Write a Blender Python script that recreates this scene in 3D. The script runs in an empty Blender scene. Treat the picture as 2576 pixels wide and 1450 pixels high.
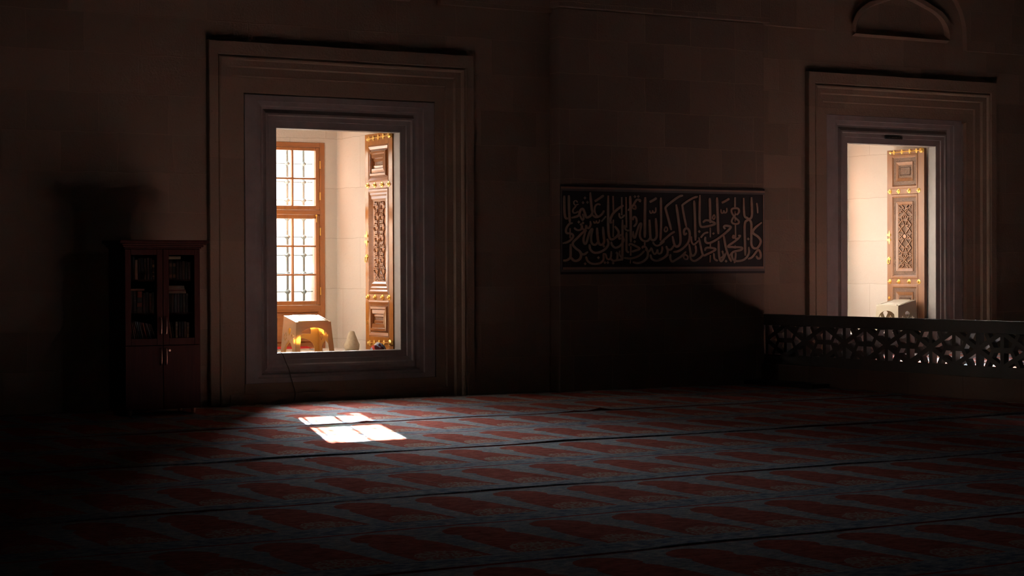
import bpy, bmesh, math, random
from mathutils import Vector, Matrix
random.seed(7)
scene = bpy.context.scene
COL = scene.collection

# ------------------------------------------------------------------ camera
cam_d = bpy.data.cameras.new('camera')
cam_d.sensor_width = 36.0
cam_d.lens = 68.234
cam_d.clip_end = 200
cam = bpy.data.objects.new('camera', cam_d)
COL.objects.link(cam)
cr = Vector((0.85214252, -0.52329732, -0.00361101))
cu = Vector((0.00877383, 0.00738734, 0.99993422))
cf = Vector((0.52323622, 0.85211815, -0.01088638))
m = Matrix.Identity(4)
for i in range(3):
    m[i][0] = cr[i]; m[i][1] = cu[i]; m[i][2] = -cf[i]
m[0][3], m[1][3], m[2][3] = 0.0, -19.75, 1.5
cam.matrix_world = m
scene.camera = cam

# ------------------------------------------------------------------ sky, sun, exposure
SKY = 5.2
GLOW, GLOW_N = 850.0, 32.0      # bright haze close around the sun
VEIL, VEIL_N = 20.0, 9.0          # wider, weaker veil
SUN = 460.0
world = bpy.data.worlds.new('sky')
scene.world = world
world.use_nodes = True
wnt = world.node_tree
bgn = wnt.nodes['Background']
bgn.inputs[0].default_value = (0.94, 0.975, 1.0, 1)
# hazy sky: even veil, much brighter around the sun
SUN_TO = Vector((0.357, 1.0, 0.425)).normalized()
gm = wnt.nodes.new('ShaderNodeTexCoord')
dt = wnt.nodes.new('ShaderNodeVectorMath'); dt.operation = 'DOT_PRODUCT'
dt.inputs[1].default_value = SUN_TO
wnt.links.new(gm.outputs['Generated'], dt.inputs[0])
def wmath(op, a, b):
    n = wnt.nodes.new('ShaderNodeMath'); n.operation = op
    for i, v in enumerate((a, b)):
        if isinstance(v, (int, float)): n.inputs[i].default_value = v
        else: wnt.links.new(v, n.inputs[i])
    return n.outputs[0]
towards = wmath('MAXIMUM', dt.outputs['Value'], 0.0)
lobe = wmath('ADD', wmath('MULTIPLY', wmath('POWER', towards, GLOW_N), GLOW), wmath('MULTIPLY', wmath('POWER', towards, VEIL_N), VEIL))
wnt.links.new(wmath('ADD', lobe, SKY), bgn.inputs[1])
sun_d = bpy.data.lights.new('sun', 'SUN')
sun_d.energy = SUN
sun_d.angle = math.radians(0.6)
sun_d.color = (1.0, 0.95, 0.88)
sun = bpy.data.objects.new('sun', sun_d)
COL.objects.link(sun)
sun.rotation_euler = Vector((-0.357, -1.0, -0.425)).to_track_quat('-Z', 'Y').to_euler()
sun.location = (15, 12, 8)
for px in (9.84, 18.28):                       # sky portals at the two window openings
    pd = bpy.data.lights.new('window_portal', 'AREA')
    pd.shape = 'RECTANGLE'; pd.size = 1.6; pd.size_y = 2.6
    pd.cycles.is_portal = True
    po = bpy.data.objects.new('window_portal', pd)
    COL.objects.link(po)
    po.location = (px, 2.46, 1.8)
    po.rotation_euler = Vector((0, -1, 0)).to_track_quat('-Z', 'Z').to_euler()
vs = scene.view_settings
scene.display_settings.display_device = 'sRGB'
vs.view_transform = 'Standard'
vs.look = 'None'
vs.exposure = 0.0
vs.gamma = 1.0
vs.use_curve_mapping = False
cy = scene.cycles
cy.use_denoising = True
cy.max_bounces = 12
cy.diffuse_bounces = 6
cy.transparent_max_bounces = 16
cy.sample_clamp_indirect = 6.0
cy.caustics_reflective = False
cy.caustics_refractive = False

# ------------------------------------------------------------------ materials
class NT:
    def __init__(s, name):
        s.m = bpy.data.materials.new(name); s.m.use_nodes = True
        s.t = s.m.node_tree; s.N = s.t.nodes; s.L = s.t.links
        s.bsdf = s.N['Principled BSDF']; s.out = s.N['Material Output']
    def node(s, typ, **kw):
        n = s.N.new(typ)
        for k, v in kw.items(): setattr(n, k, v)
        return n
    def put(s, sock, v):
        if hasattr(v, 'links') or isinstance(v, bpy.types.NodeSocket): s.L.new(v, sock)
        elif isinstance(v, (tuple, list)) and len(v) == 3 and sock.type == 'RGBA': sock.default_value = (*v, 1)
        else: sock.default_value = v
    def math(s, op, a, b=None, clamp=False):
        n = s.node('ShaderNodeMath', operation=op, use_clamp=clamp)
        s.put(n.inputs[0], a)
        if b is not None: s.put(n.inputs[1], b)
        return n.outputs[0]
    def mix(s, f, a, b):
        n = s.node('ShaderNodeMix', data_type='RGBA')
        s.put(n.inputs[0], f); s.put(n.inputs[6], a); s.put(n.inputs[7], b)
        return n.outputs[2]
    def ramp(s, f, stops, interp='LINEAR'):
        n = s.node('ShaderNodeValToRGB'); r = n.color_ramp; r.interpolation = interp
        while len(r.elements) < len(stops): r.elements.new(0.5)
        for e, (p, c) in zip(r.elements, stops):
            e.position = p; e.color = (c, c, c, 1) if not isinstance(c, tuple) else (*c, 1)
        s.put(n.inputs[0], f)
        return n.outputs[0]
    def pos(s):
        return s.node('ShaderNodeNewGeometry').outputs['Position']
    def obj(s):
        return s.node('ShaderNodeTexCoord').outputs['Object']
    def sep(s, v):
        n = s.node('ShaderNodeSeparateXYZ'); s.put(n.inputs[0], v); return n.outputs
    def comb(s, x, y, z=0.0):
        n = s.node('ShaderNodeCombineXYZ')
        for i, v in enumerate((x, y, z)): s.put(n.inputs[i], v)
        return n.outputs[0]
    def noise(s, v, scale, detail=4, rough=0.55):
        n = s.node('ShaderNodeTexNoise'); s.put(n.inputs['Vector'], v)
        n.inputs['Scale'].default_value = scale; n.inputs['Detail'].default_value = detail
        n.inputs['Roughness'].default_value = rough
        return n.outputs[0]
    def bump(s, h, strength=0.3, dist=0.01):
        n = s.node('ShaderNodeBump'); n.inputs['Strength'].default_value = strength
        n.inputs['Distance'].default_value = dist; s.put(n.inputs['Height'], h)
        s.L.new(n.outputs[0], s.bsdf.inputs['Normal'])
    def base(s, c): s.put(s.bsdf.inputs['Base Color'], c)
    def set(s, rough=0.6, metal=0.0, spec=None):
        s.bsdf.inputs['Roughness'].default_value = rough
        s.bsdf.inputs['Metallic'].default_value = metal
        if spec is not None: s.bsdf.inputs['Specular IOR Level'].default_value = spec
        return s.m

def mat_plain(name, col, rough=0.5, metal=0.0, var=0.15, scale=12, spec=None):
    t = NT(name)
    n = t.noise(t.obj(), scale)
    t.base(t.mix(n, tuple(c * (1 - var) for c in col), tuple(min(1, c * (1 + var)) for c in col)))
    return t.set(rough, metal, spec)

def mat_stone(name, col, dark, mortar, row=0.42, width=0.78, blockvar=0.35, bump=0.5, mort=0.006, pit=1.0):
    t = NT(name)
    x, y, z = t.sep(t.pos())
    wob = t.math('MULTIPLY', t.math('SUBTRACT', t.noise(t.pos(), 3.0), 0.5), 0.045)
    u = t.math('ADD', t.math('ADD', x, y), wob)
    w = t.math('ADD', z, wob)
    b = t.node('ShaderNodeTexBrick')
    t.put(b.inputs['Vector'], t.comb(u, w))
    b.inputs['Scale'].default_value = 1.0
    b.inputs['Brick Width'].default_value = width
    b.inputs['Row Height'].default_value = row
    b.inputs['Mortar Size'].default_value = mort
    b.inputs['Mortar Smooth'].default_value = 0.4
    b.inputs['Bias'].default_value = 0.0
    b.offset = 0.42; b.squash = 0.8; b.squash_frequency = 3
    t.put(b.inputs['Color1'], col)
    t.put(b.inputs['Color2'], dark)
    t.put(b.inputs['Mortar'], mortar)
    big = t.noise(t.pos(), 1.3, 5)
    c = t.mix(t.math('MULTIPLY', big, blockvar), b.outputs['Color'], tuple(k * 0.75 for k in dark))
    fine = t.noise(t.pos(), 42, 6, 0.65)
    pits = t.ramp(fine, [(0.28, 1 - 0.45 * pit), (0.40, 1.0)])
    mm = t.node('ShaderNodeMix', data_type='RGBA', blend_type='MULTIPLY'); mm.inputs[0].default_value = 0.6
    t.put(mm.inputs[6], c); t.put(mm.inputs[7], pits)
    t.base(mm.outputs[2])
    h = t.math('ADD', t.math('MULTIPLY', fine, 0.6), t.math('MULTIPLY', b.outputs['Fac'], 0.5))
    h = t.math('ADD', h, t.math('MULTIPLY', t.noise(t.pos(), 7, 5), 0.8))
    t.bump(h, bump, 0.02)
    return t.set(0.9, 0, 0.2)

M = {}
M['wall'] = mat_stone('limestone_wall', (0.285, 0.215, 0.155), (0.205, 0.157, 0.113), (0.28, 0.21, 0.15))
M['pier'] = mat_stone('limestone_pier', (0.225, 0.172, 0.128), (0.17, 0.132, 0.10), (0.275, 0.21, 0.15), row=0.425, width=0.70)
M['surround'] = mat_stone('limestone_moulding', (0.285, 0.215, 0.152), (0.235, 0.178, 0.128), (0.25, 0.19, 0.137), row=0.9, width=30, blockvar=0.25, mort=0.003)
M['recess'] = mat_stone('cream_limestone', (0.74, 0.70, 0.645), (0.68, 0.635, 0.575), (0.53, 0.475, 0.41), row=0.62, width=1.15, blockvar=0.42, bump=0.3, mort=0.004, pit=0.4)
def mat_marble():
    t = NT('grey_marble')
    n = t.noise(t.pos(), 2.2, 8, 0.7)
    x, y, z = t.sep(t.pos())
    st = t.noise(t.comb(t.math('MULTIPLY', x, 30), t.math('MULTIPLY', y, 30), t.math('MULTIPLY', z, 1.2)), 1.0, 3)
    c = t.mix(t.ramp(n, [(0.35, 0.0), (0.62, 1.0)]), (0.29, 0.26, 0.245), (0.21, 0.19, 0.183))
    t.base(t.mix(t.math('MULTIPLY', st, 0.35), c, (0.34, 0.31, 0.29)))
    return t.set(0.5, 0, 0.35)
M['marble'] = mat_marble()
M['dark_marble'] = mat_plain('grey_balustrade_stone', (0.09, 0.083, 0.075), 0.8, 0, 0.2, 6)
def mat_wood(name, c1, c2, rough, axis=2, coat=0.0):
    t = NT(name)
    o = t.sep(t.pos())
    k = [22, 22, 22]; k[axis] = 1.6
    v = t.comb(*[t.math('MULTIPLY', o[i], k[i]) for i in range(3)])
    n = t.noise(v, 1.6, 6, 0.6)
    t.base(t.mix(t.ramp(n, [(0.3, 0.0), (0.7, 1.0)]), c1, c2))
    t.bump(n, 0.08, 0.004)
    if coat:
        t.bsdf.inputs['Coat Weight'].default_value = coat
        t.bsdf.inputs['Coat Roughness'].default_value = 0.12
    return t.set(rough)
M['window_wood'] = mat_wood('orange_window_wood', (0.20, 0.060, 0.013), (0.27, 0.088, 0.020), 0.42)
M['window_rail'] = mat_wood('orange_window_wood_across', (0.18, 0.055, 0.013), (0.26, 0.084, 0.020), 0.42, 0)
M['walnut'] = mat_wood('polished_walnut', (0.21, 0.068, 0.013), (0.31, 0.118, 0.024), 0.17, 2, 0.0)
M['walnut_dark'] = mat_wood('carved_walnut', (0.18, 0.062, 0.018), (0.26, 0.10, 0.034), 0.22, 1, 0.0)
for k_ in ('walnut', 'walnut_dark'): M[k_].node_tree.nodes['Principled BSDF'].inputs['Specular IOR Level'].default_value = 0.45
M['walnut_plain'] = mat_wood('panel_walnut', (0.34, 0.13, 0.045), (0.42, 0.175, 0.065), 0.45, 2)
def mat_carved(name, scale, k=1.0):
    t = NT(name)
    v = t.node('ShaderNodeTexVoronoi', feature='DISTANCE_TO_EDGE'); t.put(v.inputs['Vector'], t.pos()); v.inputs['Scale'].default_value = scale
    d = v.outputs['Distance']
    t.base(t.mix(t.ramp(d, [(0.04, 1.0), (0.22, 0.0)]), (0.035 * k, 0.012 * k, 0.006 * k), (0.25 * k, 0.11 * k, 0.046 * k)))
    t.bump(d, 0.9, 0.01)
    return t.set(0.5)
M['low_bounce_walnut'] = mat_wood('darkened_walnut', (0.07, 0.045, 0.03), (0.10, 0.065, 0.045), 0.6)  # kept dark so the added left leaf bounces little light
M['carved'] = mat_carved('fine_carved_walnut', 85)
M['aged_walnut'] = mat_wood('aged_walnut', (0.10, 0.035, 0.010), (0.155, 0.058, 0.017), 0.45)
M['aged_walnut_carved'] = mat_wood('aged_walnut_lattice', (0.12, 0.046, 0.016), (0.18, 0.072, 0.026), 0.45, 1)
M['aged_carved'] = mat_carved('aged_fine_carving', 95, 0.5)
M['brass'] = mat_plain('polished_brass', (0.90, 0.58, 0.16), 0.28, 1.0, 0.12, 40)
M['iron'] = mat_plain('grey_iron', (0.10, 0.14, 0.15), 0.6, 0.0, 0.2, 25)
M['bronze'] = mat_plain('bronze_handle', (0.65, 0.42, 0.30), 0.3, 1.0, 0.1, 40)
M['black'] = mat_plain('black_paint', (0.012, 0.012, 0.012), 0.7)
M['cable'] = mat_plain('brown_cable_sheath', (0.05, 0.035, 0.03), 0.5)
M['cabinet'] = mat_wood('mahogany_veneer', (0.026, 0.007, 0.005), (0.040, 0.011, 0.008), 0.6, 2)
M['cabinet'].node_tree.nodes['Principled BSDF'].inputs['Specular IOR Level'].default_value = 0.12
M['plaster'] = mat_plain('dark_plaster', (0.20, 0.15, 0.12), 0.95, 0, 0.15, 2)
M['paving'] = mat_plain('pale_paving', (0.62, 0.58, 0.52), 0.9, 0, 0.1, 3)
M['courtyard'] = mat_plain('pale_render', (0.70, 0.68, 0.62), 0.9, 0, 0.06, 3)
def mat_glass(name, tint, gl=0.06):
    t = NT(name)
    t.N.remove(t.bsdf)
    tr = t.node('ShaderNodeBsdfTransparent'); tr.inputs[0].default_value = (*tint, 1)
    g = t.node('ShaderNodeBsdfGlossy'); g.inputs['Roughness'].default_value = 0.02
    fr = t.node('ShaderNodeFresnel'); fr.inputs[0].default_value = 1.45
    mx = t.node('ShaderNodeMixShader')
    t.L.new(fr.outputs[0], mx.inputs[0]); t.L.new(tr.outputs[0], mx.inputs[1]); t.L.new(g.outputs[0], mx.inputs[2])
    t.L.new(mx.outputs[0], t.out.inputs['Surface'])
    return t.m
M['glass'] = mat_glass('window_glass', (0.97, 0.98, 0.97))
M['door_glass'] = mat_glass('bookcase_glass', (0.88, 0.86, 0.84))
def mat_plastic(name, col, trans, w):
    t = NT(name)
    n = t.noise(t.obj(), 18)
    t.base(t.mix(n, tuple(c * 0.96 for c in col), col))
    t.set(0.38, 0, 0.4)
    tl = t.node('ShaderNodeBsdfTranslucent'); tl.inputs[0].default_value = (*trans, 1)
    mx = t.node('ShaderNodeMixShader'); mx.inputs[0].default_value = w
    t.L.new(t.bsdf.outputs[0], mx.inputs[1]); t.L.new(tl.outputs[0], mx.inputs[2])
    t.L.new(mx.outputs[0], t.out.inputs['Surface'])
    return t.m
M['cream_plastic'] = mat_plastic('cream_plastic', (0.38, 0.32, 0.21), (0.95, 0.58, 0.18), 0.38)
M['beige_plastic'] = mat_plastic('beige_plastic', (0.52, 0.46, 0.36), (0.8, 0.6, 0.32), 0.18)

def mat_carpet(name, x0, y0):
    t = NT(name)
    X, Y, Z = t.sep(t.pos())
    wob = t.math('MULTIPLY', t.math('SUBTRACT', t.noise(t.pos(), 34, 4), 0.5), 0.03)
    fu = t.math('FRACT', t.math('DIVIDE', t.math('SUBTRACT', X, x0 - 0.2915 * 201), 0.583))
    dx = t.math('ADD', t.math('MULTIPLY', t.math('ABSOLUTE', t.math('SUBTRACT', fu, 0.5)), 0.583), wob)
    v = t.math('FRACT', t.math('DIVIDE', t.math('SUBTRACT', y0, Y), 1.385))
    stops = [(0.0, 0.0), (0.053, 0.0), (0.058, 0.035), (0.075, 0.075), (0.10, 0.125), (0.14, 0.165), (0.195, 0.188), (0.232, 0.182), (0.25, 0.158),
             (0.285, 0.148), (0.30, 0.165), (0.33, 0.185), (0.40, 0.20), (0.55, 0.213), (0.785, 0.22), (0.79, 0.0), (1.0, 0.0)]
    hw = t.ramp(v, stops)
    niche = t.math('LESS_THAN', dx, hw)
    # floral spray inside the foot of each niche
    e1 = t.math('POWER', t.math('DIVIDE', dx, 0.19), 2.0)
    e2 = t.math('POWER', t.math('DIVIDE', t.math('SUBTRACT', v, 0.77), 0.19), 2.0)
    inell = t.math('LESS_THAN', t.math('ADD', e1, e2), 1.0)
    vor = t.node('ShaderNodeTexVoronoi', feature='DISTANCE_TO_EDGE'); t.put(vor.inputs['Vector'], t.pos()); vor.inputs['Scale'].default_value = 24
    fl = t.math('MULTIPLY', inell, t.math('LESS_THAN', vor.outputs['Distance'], 0.12))
    str_ = t.comb(t.math('MULTIPLY', X, 0.6), Y, 0.0)
    n1 = t.noise(str_, 16, 5, 0.65)
    n2 = t.noise(str_, 46, 3)
    n3 = t.noise(t.comb(t.math('MULTIPLY', X, 0.5), t.math('MULTIPLY', Y, 1.5)), 34, 6, 0.85)
    field = t.mix(t.ramp(n1, [(0.38, 0.0), (0.62, 1.0)]), (0.17, 0.19, 0.23), (0.33, 0.31, 0.285))
    border = t.mix(t.ramp(n1, [(0.40, 0.0), (0.58, 1.0)]), (0.085, 0.115, 0.18), (0.29, 0.29, 0.29))
    inb = t.math('GREATER_THAN', v, 0.80)
    grey = t.mix(inb, field, border)
    warm = t.math('MULTIPLY', t.math('GREATER_THAN', n2, 0.62), 0.45)
    grey = t.mix(warm, grey, (0.26, 0.17, 0.12))
    grey = t.mix(t.ramp(n3, [(0.42, 0.85), (0.54, 0.0)]), grey, (0.11, 0.125, 0.16))
    red = t.mix(t.ramp(t.math('ADD', t.math('MULTIPLY', n1, 0.5), t.math('MULTIPLY', n3, 0.5)), [(0.36, 0.0), (0.64, 1.0)]), (0.13, 0.038, 0.031), (0.36, 0.118, 0.094))
    c = t.mix(niche, grey, red)
    c = t.mix(t.math('MULTIPLY', t.math('MULTIPLY', niche, fl), 0.85), c, (0.28, 0.24, 0.20))
    line = t.math('MAXIMUM', t.math('LESS_THAN', v, 0.012), t.math('GREATER_THAN', v, 0.990))
    c = t.mix(line, c, (0.22, 0.05, 0.045))
    t.base(c)
    fib = t.noise(t.comb(t.math('MULTIPLY', X, 20), t.math('MULTIPLY', Y, 60)), 3.0, 4, 0.7)
    t.bump(t.math('ADD', fib, n1), 0.45, 0.012)
    return t.set(1.0, 0, 0.0)

# ------------------------------------------------------------------ mesh helpers
class MB:
    def __init__(s): s.v = []; s.f = []
    def quad(s, *pts):
        n = len(s.v); s.v += [tuple(p) for p in pts]; s.f.append(tuple(range(n, n + len(pts))))
    def box(s, x0, x1, y0, y1, z0, z1):
        n = len(s.v)
        s.v += [(x0, y0, z0), (x1, y0, z0), (x1, y1, z0), (x0, y1, z0), (x0, y0, z1), (x1, y0, z1), (x1, y1, z1), (x0, y1, z1)]
        s.f += [(n, n + 3, n + 2, n + 1), (n + 4, n + 5, n + 6, n + 7), (n, n + 1, n + 5, n + 4), (n + 1, n + 2, n + 6, n + 5), (n + 2, n + 3, n + 7, n + 6), (n + 3, n, n + 4, n + 7)]
    def bar(s, p, q, w, d, up=(0, 0, 1)):
        """square bar from p to q, w across, d along up-perp"""
        p = Vector(p); q = Vector(q); a = (q - p).normalized(); u = Vector(up)
        if abs(a.dot(u)) > 0.98: u = Vector((1, 0, 0))
        r = a.cross(u).normalized(); u = r.cross(a).normalized()
        n = len(s.v)
        for c in (p, q):
            for i, j in ((-1, -1), (1, -1), (1, 1), (-1, 1)): s.v.append(tuple(c + r * (i * w / 2) + u * (j * d / 2)))
        s.f += [(n, n + 1, n + 2, n + 3), (n + 7, n + 6, n + 5, n + 4)] + [(n + i, n + 4 + i, n + 4 + (i + 1) % 4, n + (i + 1) % 4) for i in range(4)]
    def tube(s, pts, r, k=8, closed=False):
        pts = [Vector(p) for p in pts]; n0 = len(s.v); L = len(pts)
        for i, p in enumerate(pts):
            a = (pts[(i + 1) % L] if (closed or i < L - 1) else p) - (pts[i - 1] if (closed or i > 0) else p)
            a.normalize(); u = Vector((0, 0, 1)) if abs(a.z) < 0.9 else Vector((1, 0, 0))
            e = a.cross(u).normalized(); g = a.cross(e)
            rr = r[i] if isinstance(r, (list, tuple)) else r
            for j in range(k):
                t = 2 * math.pi * j / k
                s.v.append(tuple(p + e * (rr * math.cos(t)) + g * (rr * math.sin(t))))
        for i in range(L if closed else L - 1):
            b = n0 + k * i; c = n0 + k * ((i + 1) % L)
            for j in range(k): s.f.append((b + j, b + (j + 1) % k, c + (j + 1) % k, c + j))
        if not closed:
            s.f.append(tuple(n0 + j for j in range(k))[::-1]); s.f.append(tuple(n0 + k * (L - 1) + j for j in range(k)))
    def lathe(s, c, prof, k=24, axis='z'):
        n0 = len(s.v); c = Vector(c)
        for (r, h) in prof:
            for j in range(k):
                t = 2 * math.pi * j / k
                a, b = r * math.cos(t), r * math.sin(t)
                d = {'z': (a, b, h), 'x': (h, a, b), 'y': (a, h, b)}[axis]
                s.v.append(tuple(c + Vector(d)))
        for i in range(len(prof) - 1):
            for j in range(k):
                a = n0 + i * k + j; b = n0 + i * k + (j + 1) % k
                s.f.append((a, b, b + k, a + k))
        s.f.append(tuple(n0 + j for j in range(k))[::-1]); s.f.append(tuple(n0 + (len(prof) - 1) * k + j for j in range(k)))
    def rings(s, loops):
        """loops: (xl, xr, zt, zb, y) rectangles joined by mitred quads"""
        n0 = len(s.v)
        for (xl, xr, zt, zb, y) in loops:
            s.v += [(xl, y, zb), (xr, y, zb), (xr, y, zt), (xl, y, zt)]
        for i in range(len(loops) - 1):
            a = n0 + 4 * i; b = a + 4
            for j in range(4): s.f.append((a + j, a + (j + 1) % 4, b + (j + 1) % 4, b + j))
    def add(s, other, fn=lambda p: p):
        n = len(s.v); s.v += [tuple(fn(p)) for p in other.v]; s.f += [tuple(n + i for i in f) for f in other.f]
    def build(s, name, material, parent=None, smooth=False, bevel=0.0, loc=None, rot=None):
        me = bpy.data.meshes.new(name); me.from_pydata(s.v, [], s.f); me.update()
        bm = bmesh.new(); bm.from_mesh(me); bmesh.ops.recalc_face_normals(bm, faces=bm.faces); bm.to_mesh(me); bm.free()
        o = bpy.data.objects.new(name, me); COL.objects.link(o)
        if material: me.materials.append(material)
        if parent: o.parent = parent
        if smooth:
            for p in me.polygons: p.use_smooth = True
        if bevel:
            b = o.modifiers.new('bevel', 'BEVEL'); b.width = bevel; b.segments = 2; b.limit_method = 'ANGLE'; b.angle_limit = math.radians(40)
        if loc: o.location = loc
        if rot is not None: o.rotation_euler = rot
        return o

def plate(outline, holes, thick):
    """flat plate in local (a, b), thickness along c, holes cut through; returns MB"""
    cu_ = bpy.data.curves.new('tmp', 'CURVE'); cu_.dimensions = '2D'; cu_.fill_mode = 'BOTH'; cu_.extrude = thick / 2
    for poly in [outline] + list(holes):
        sp = cu_.splines.new('POLY'); sp.points.add(len(poly) - 1); sp.use_cyclic_u = True
        for pt, q in zip(sp.points, poly): pt.co = (q[0], q[1], 0, 1)
    o = bpy.data.objects.new('tmp', cu_); COL.objects.link(o)
    dg = bpy.context.evaluated_depsgraph_get(); dg.update()
    me = bpy.data.meshes.new_from_object(o.evaluated_get(dg))
    r = MB(); r.v = [tuple(v.co) for v in me.vertices]; r.f = [tuple(p.vertices) for p in me.polygons]
    bpy.data.objects.remove(o); bpy.data.curves.remove(cu_); bpy.data.meshes.remove(me)
    return r

def empty(name, loc=(0, 0, 0), rz=0.0):
    o = bpy.data.objects.new(name, None); COL.objects.link(o); o.location = loc; o.rotation_euler = (0, 0, rz); o.empty_display_size = 0.1
    return o
def tag(o, label, cat, group=None):
    o['label'] = label; o['category'] = cat
    if group: o['group'] = group
    return o
def struct(o, label=None, cat=None):
    o['kind'] = 'structure'
    if label: o['label'] = label
    if cat: o['category'] = cat
    return o

def spline(pts, n=8):
    """Catmull-Rom through the points"""
    P = [Vector(p) for p in pts]
    if len(P) < 3: return P
    Q = [P[0] * 2 - P[1]] + P + [P[-1] * 2 - P[-2]]
    out = []
    for i in range(1, len(Q) - 2):
        a, b, c, d = Q[i - 1], Q[i], Q[i + 1], Q[i + 2]
        for k in range(n):
            t = k / n
            out.append(0.5 * ((2 * b) + (c - a) * t + (2 * a - 5 * b + 4 * c - d) * t * t + (3 * b - a - 3 * c + d) * t ** 3))
    out.append(P[-1])
    return out

# ------------------------------------------------------------------ room shell
W1 = dict(ox0=9.11, ox1=10.67, oz0=0.545, oz1=3.06, rx0=8.98, rx1=10.80, fz=0.50, wx0=9.06, wx1=10.63)
W2 = dict(ox0=17.48, ox1=19.08, oz0=0.58, oz1=3.145, rx0=17.38, rx1=19.165, fz=0.54, wx0=17.49, wx1=19.07)
S1 = (8.234, 11.565, 3.984); S2 = (16.66, 20.075, 4.06)
RXL, RXR, RYF, ZT = -9.0, 26.0, -25.0, 9.0

fl = MB(); fl.box(RXL, RXR, RYF, 0.3, -0.15, -0.012)
struct(fl.build('floor', M['plaster']))
ce = MB(); ce.box(RXL - 0.5, RXR + 0.5, RYF - 0.5, 2.4, ZT, ZT + 0.3)
struct(ce.build('ceiling', M['plaster']))

wb = MB()
wb.box(RXL, S1[0], 0, 0.12, -0.012, ZT); wb.box(S1[1], S2[0], 0, 0.12, -0.012, ZT); wb.box(S2[1], RXR, 0, 0.12, -0.012, ZT)
wb.box(S1[0], S1[1], 0, 0.12, S1[2], ZT); wb.box(S2[0], S2[1], 0, 0.12, S2[2], ZT)
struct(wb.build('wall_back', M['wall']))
core = MB()
core.box(RXL, W1['rx0'], 0.12, 2.4, -0.012, ZT); core.box(W1['rx1'], W2['rx0'], 0.12, 2.4, -0.012, ZT); core.box(W2['rx1'], RXR, 0.12, 2.4, -0.012, ZT)
for w in (W1, W2):
    core.box(w['rx0'], w['rx1'], 0.12, 2.4, -0.012, w['fz']); core.box(w['rx0'], w['rx1'], 0.12, 2.4, 3.5, ZT)
    core.box(w['rx0'], w['wx0'], 2.0, 2.4, w['fz'], 3.5); core.box(w['wx1'], w['rx1'], 2.0, 2.4, w['fz'], 3.5)
    core.box(w['wx0'], w['wx1'], 2.0, 2.4, 3.045, 3.5)
for i in range(0, len(core.f), 6):               # each block of the thick wall is its own piece
    k = MB(); k.v = core.v[i // 6 * 8: i // 6 * 8 + 8]; k.f = [tuple(q - i // 6 * 8 for q in f) for f in core.f[i:i + 6]]
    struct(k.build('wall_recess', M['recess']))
wl = MB(); wl.box(RXL - 0.4, RXL, RYF, 2.4, -0.15, ZT); struct(wl.build('wall_left', M['plaster']))
wr = MB(); wr.box(RXR, RXR + 0.4, RYF, 2.4, -0.15, ZT); struct(wr.build('wall_right', M['wall']))
# front wall behind the viewer with an unseen high window, added for faint general light
ADDED_WINDOW_X = ((14.0, 15.0),); ADDED_WINDOW_Z = (6.8, 7.8)
xs_ = [RXL] + [q for p_ in ADDED_WINDOW_X for q in p_] + [RXR]
for i in range(len(xs_) - 1):
    if i % 2 == 0:
        wf = MB(); wf.box(xs_[i], xs_[i + 1], RYF - 0.4, RYF, -0.15, ZT); struct(wf.build('wall_front', M['plaster']))
    else:
        for za_, zb_ in ((-0.15, ADDED_WINDOW_Z[0]), (ADDED_WINDOW_Z[1], ZT)):
            wf = MB(); wf.box(xs_[i], xs_[i + 1], RYF - 0.4, RYF, za_, zb_); struct(wf.build('wall_front', M['plaster']))
for k_, (xa_, xb_) in enumerate(ADDED_WINDOW_X):
    b = MB()
    for u_ in (xa_, (xa_ + xb_) / 2 - 0.03, xb_ - 0.06): b.box(u_, u_ + 0.06, RYF - 0.25, RYF - 0.17, *ADDED_WINDOW_Z)
    for v_ in (ADDED_WINDOW_Z[0], sum(ADDED_WINDOW_Z) / 2 - 0.03, ADDED_WINDOW_Z[1] - 0.06): b.box(xa_, xb_, RYF - 0.249, RYF - 0.171, v_, v_ + 0.06)
    struct(b.build('window_%d' % (k_ + 3), M['window_wood']))  # frame of the window added for fill light
    pd = bpy.data.lights.new('window_portal', 'AREA'); pd.shape = 'RECTANGLE'; pd.size = 1.0; pd.size_y = 1.0; pd.cycles.is_portal = True
    po = bpy.data.objects.new('window_portal', pd); COL.objects.link(po); po.location = ((xa_ + xb_) / 2, RYF - 0.45, sum(ADDED_WINDOW_Z) / 2)
    po.rotation_euler = Vector((0, 1, 0)).to_track_quat('-Z', 'Z').to_euler()

# piers standing proud of the wall
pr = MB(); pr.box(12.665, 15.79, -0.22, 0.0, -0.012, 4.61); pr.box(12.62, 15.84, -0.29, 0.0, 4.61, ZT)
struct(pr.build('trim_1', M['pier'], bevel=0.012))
# overhanging upper masonry with arched openings over the windows
def arch_pts(xa, xb, zb, rise, n=24, point=0.06):
    c = (xa + xb) / 2; h = (xb - xa) / 2
    pts = []
    for i in range(n + 1):
        t = math.pi * i / n
        x = c - h * math.cos(t); z = zb + rise * (math.sin(t) ** 0.85) + point * max(0, 1 - abs(x - c) / (h * 0.5))
        pts.append((x, z))
    return pts
def upper_band(name, x0, x1, zl, zr, arch):
    a = arch_pts(*arch)
    outline = [(x0, zl)] + [(arch[0], zl)] + a[1:-1] + [(arch[1], zr), (x1, zr), (x1, ZT - 0.01), (x0, ZT - 0.01)]
    b = MB(); b.add(plate(outline, [], 0.08), lambda p: (p[0], -0.041 + p[2], p[1]))
    return struct(b.build(name, M['wall']))
upper_band('trim_2', RXL, 12.66, 4.58, 4.56, (8.62, 11.12, 4.58, 1.35))
upper_band('trim_3', 15.80, RXR, 4.615, 4.48, (16.95, 19.50, 4.615, 0.95))
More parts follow.
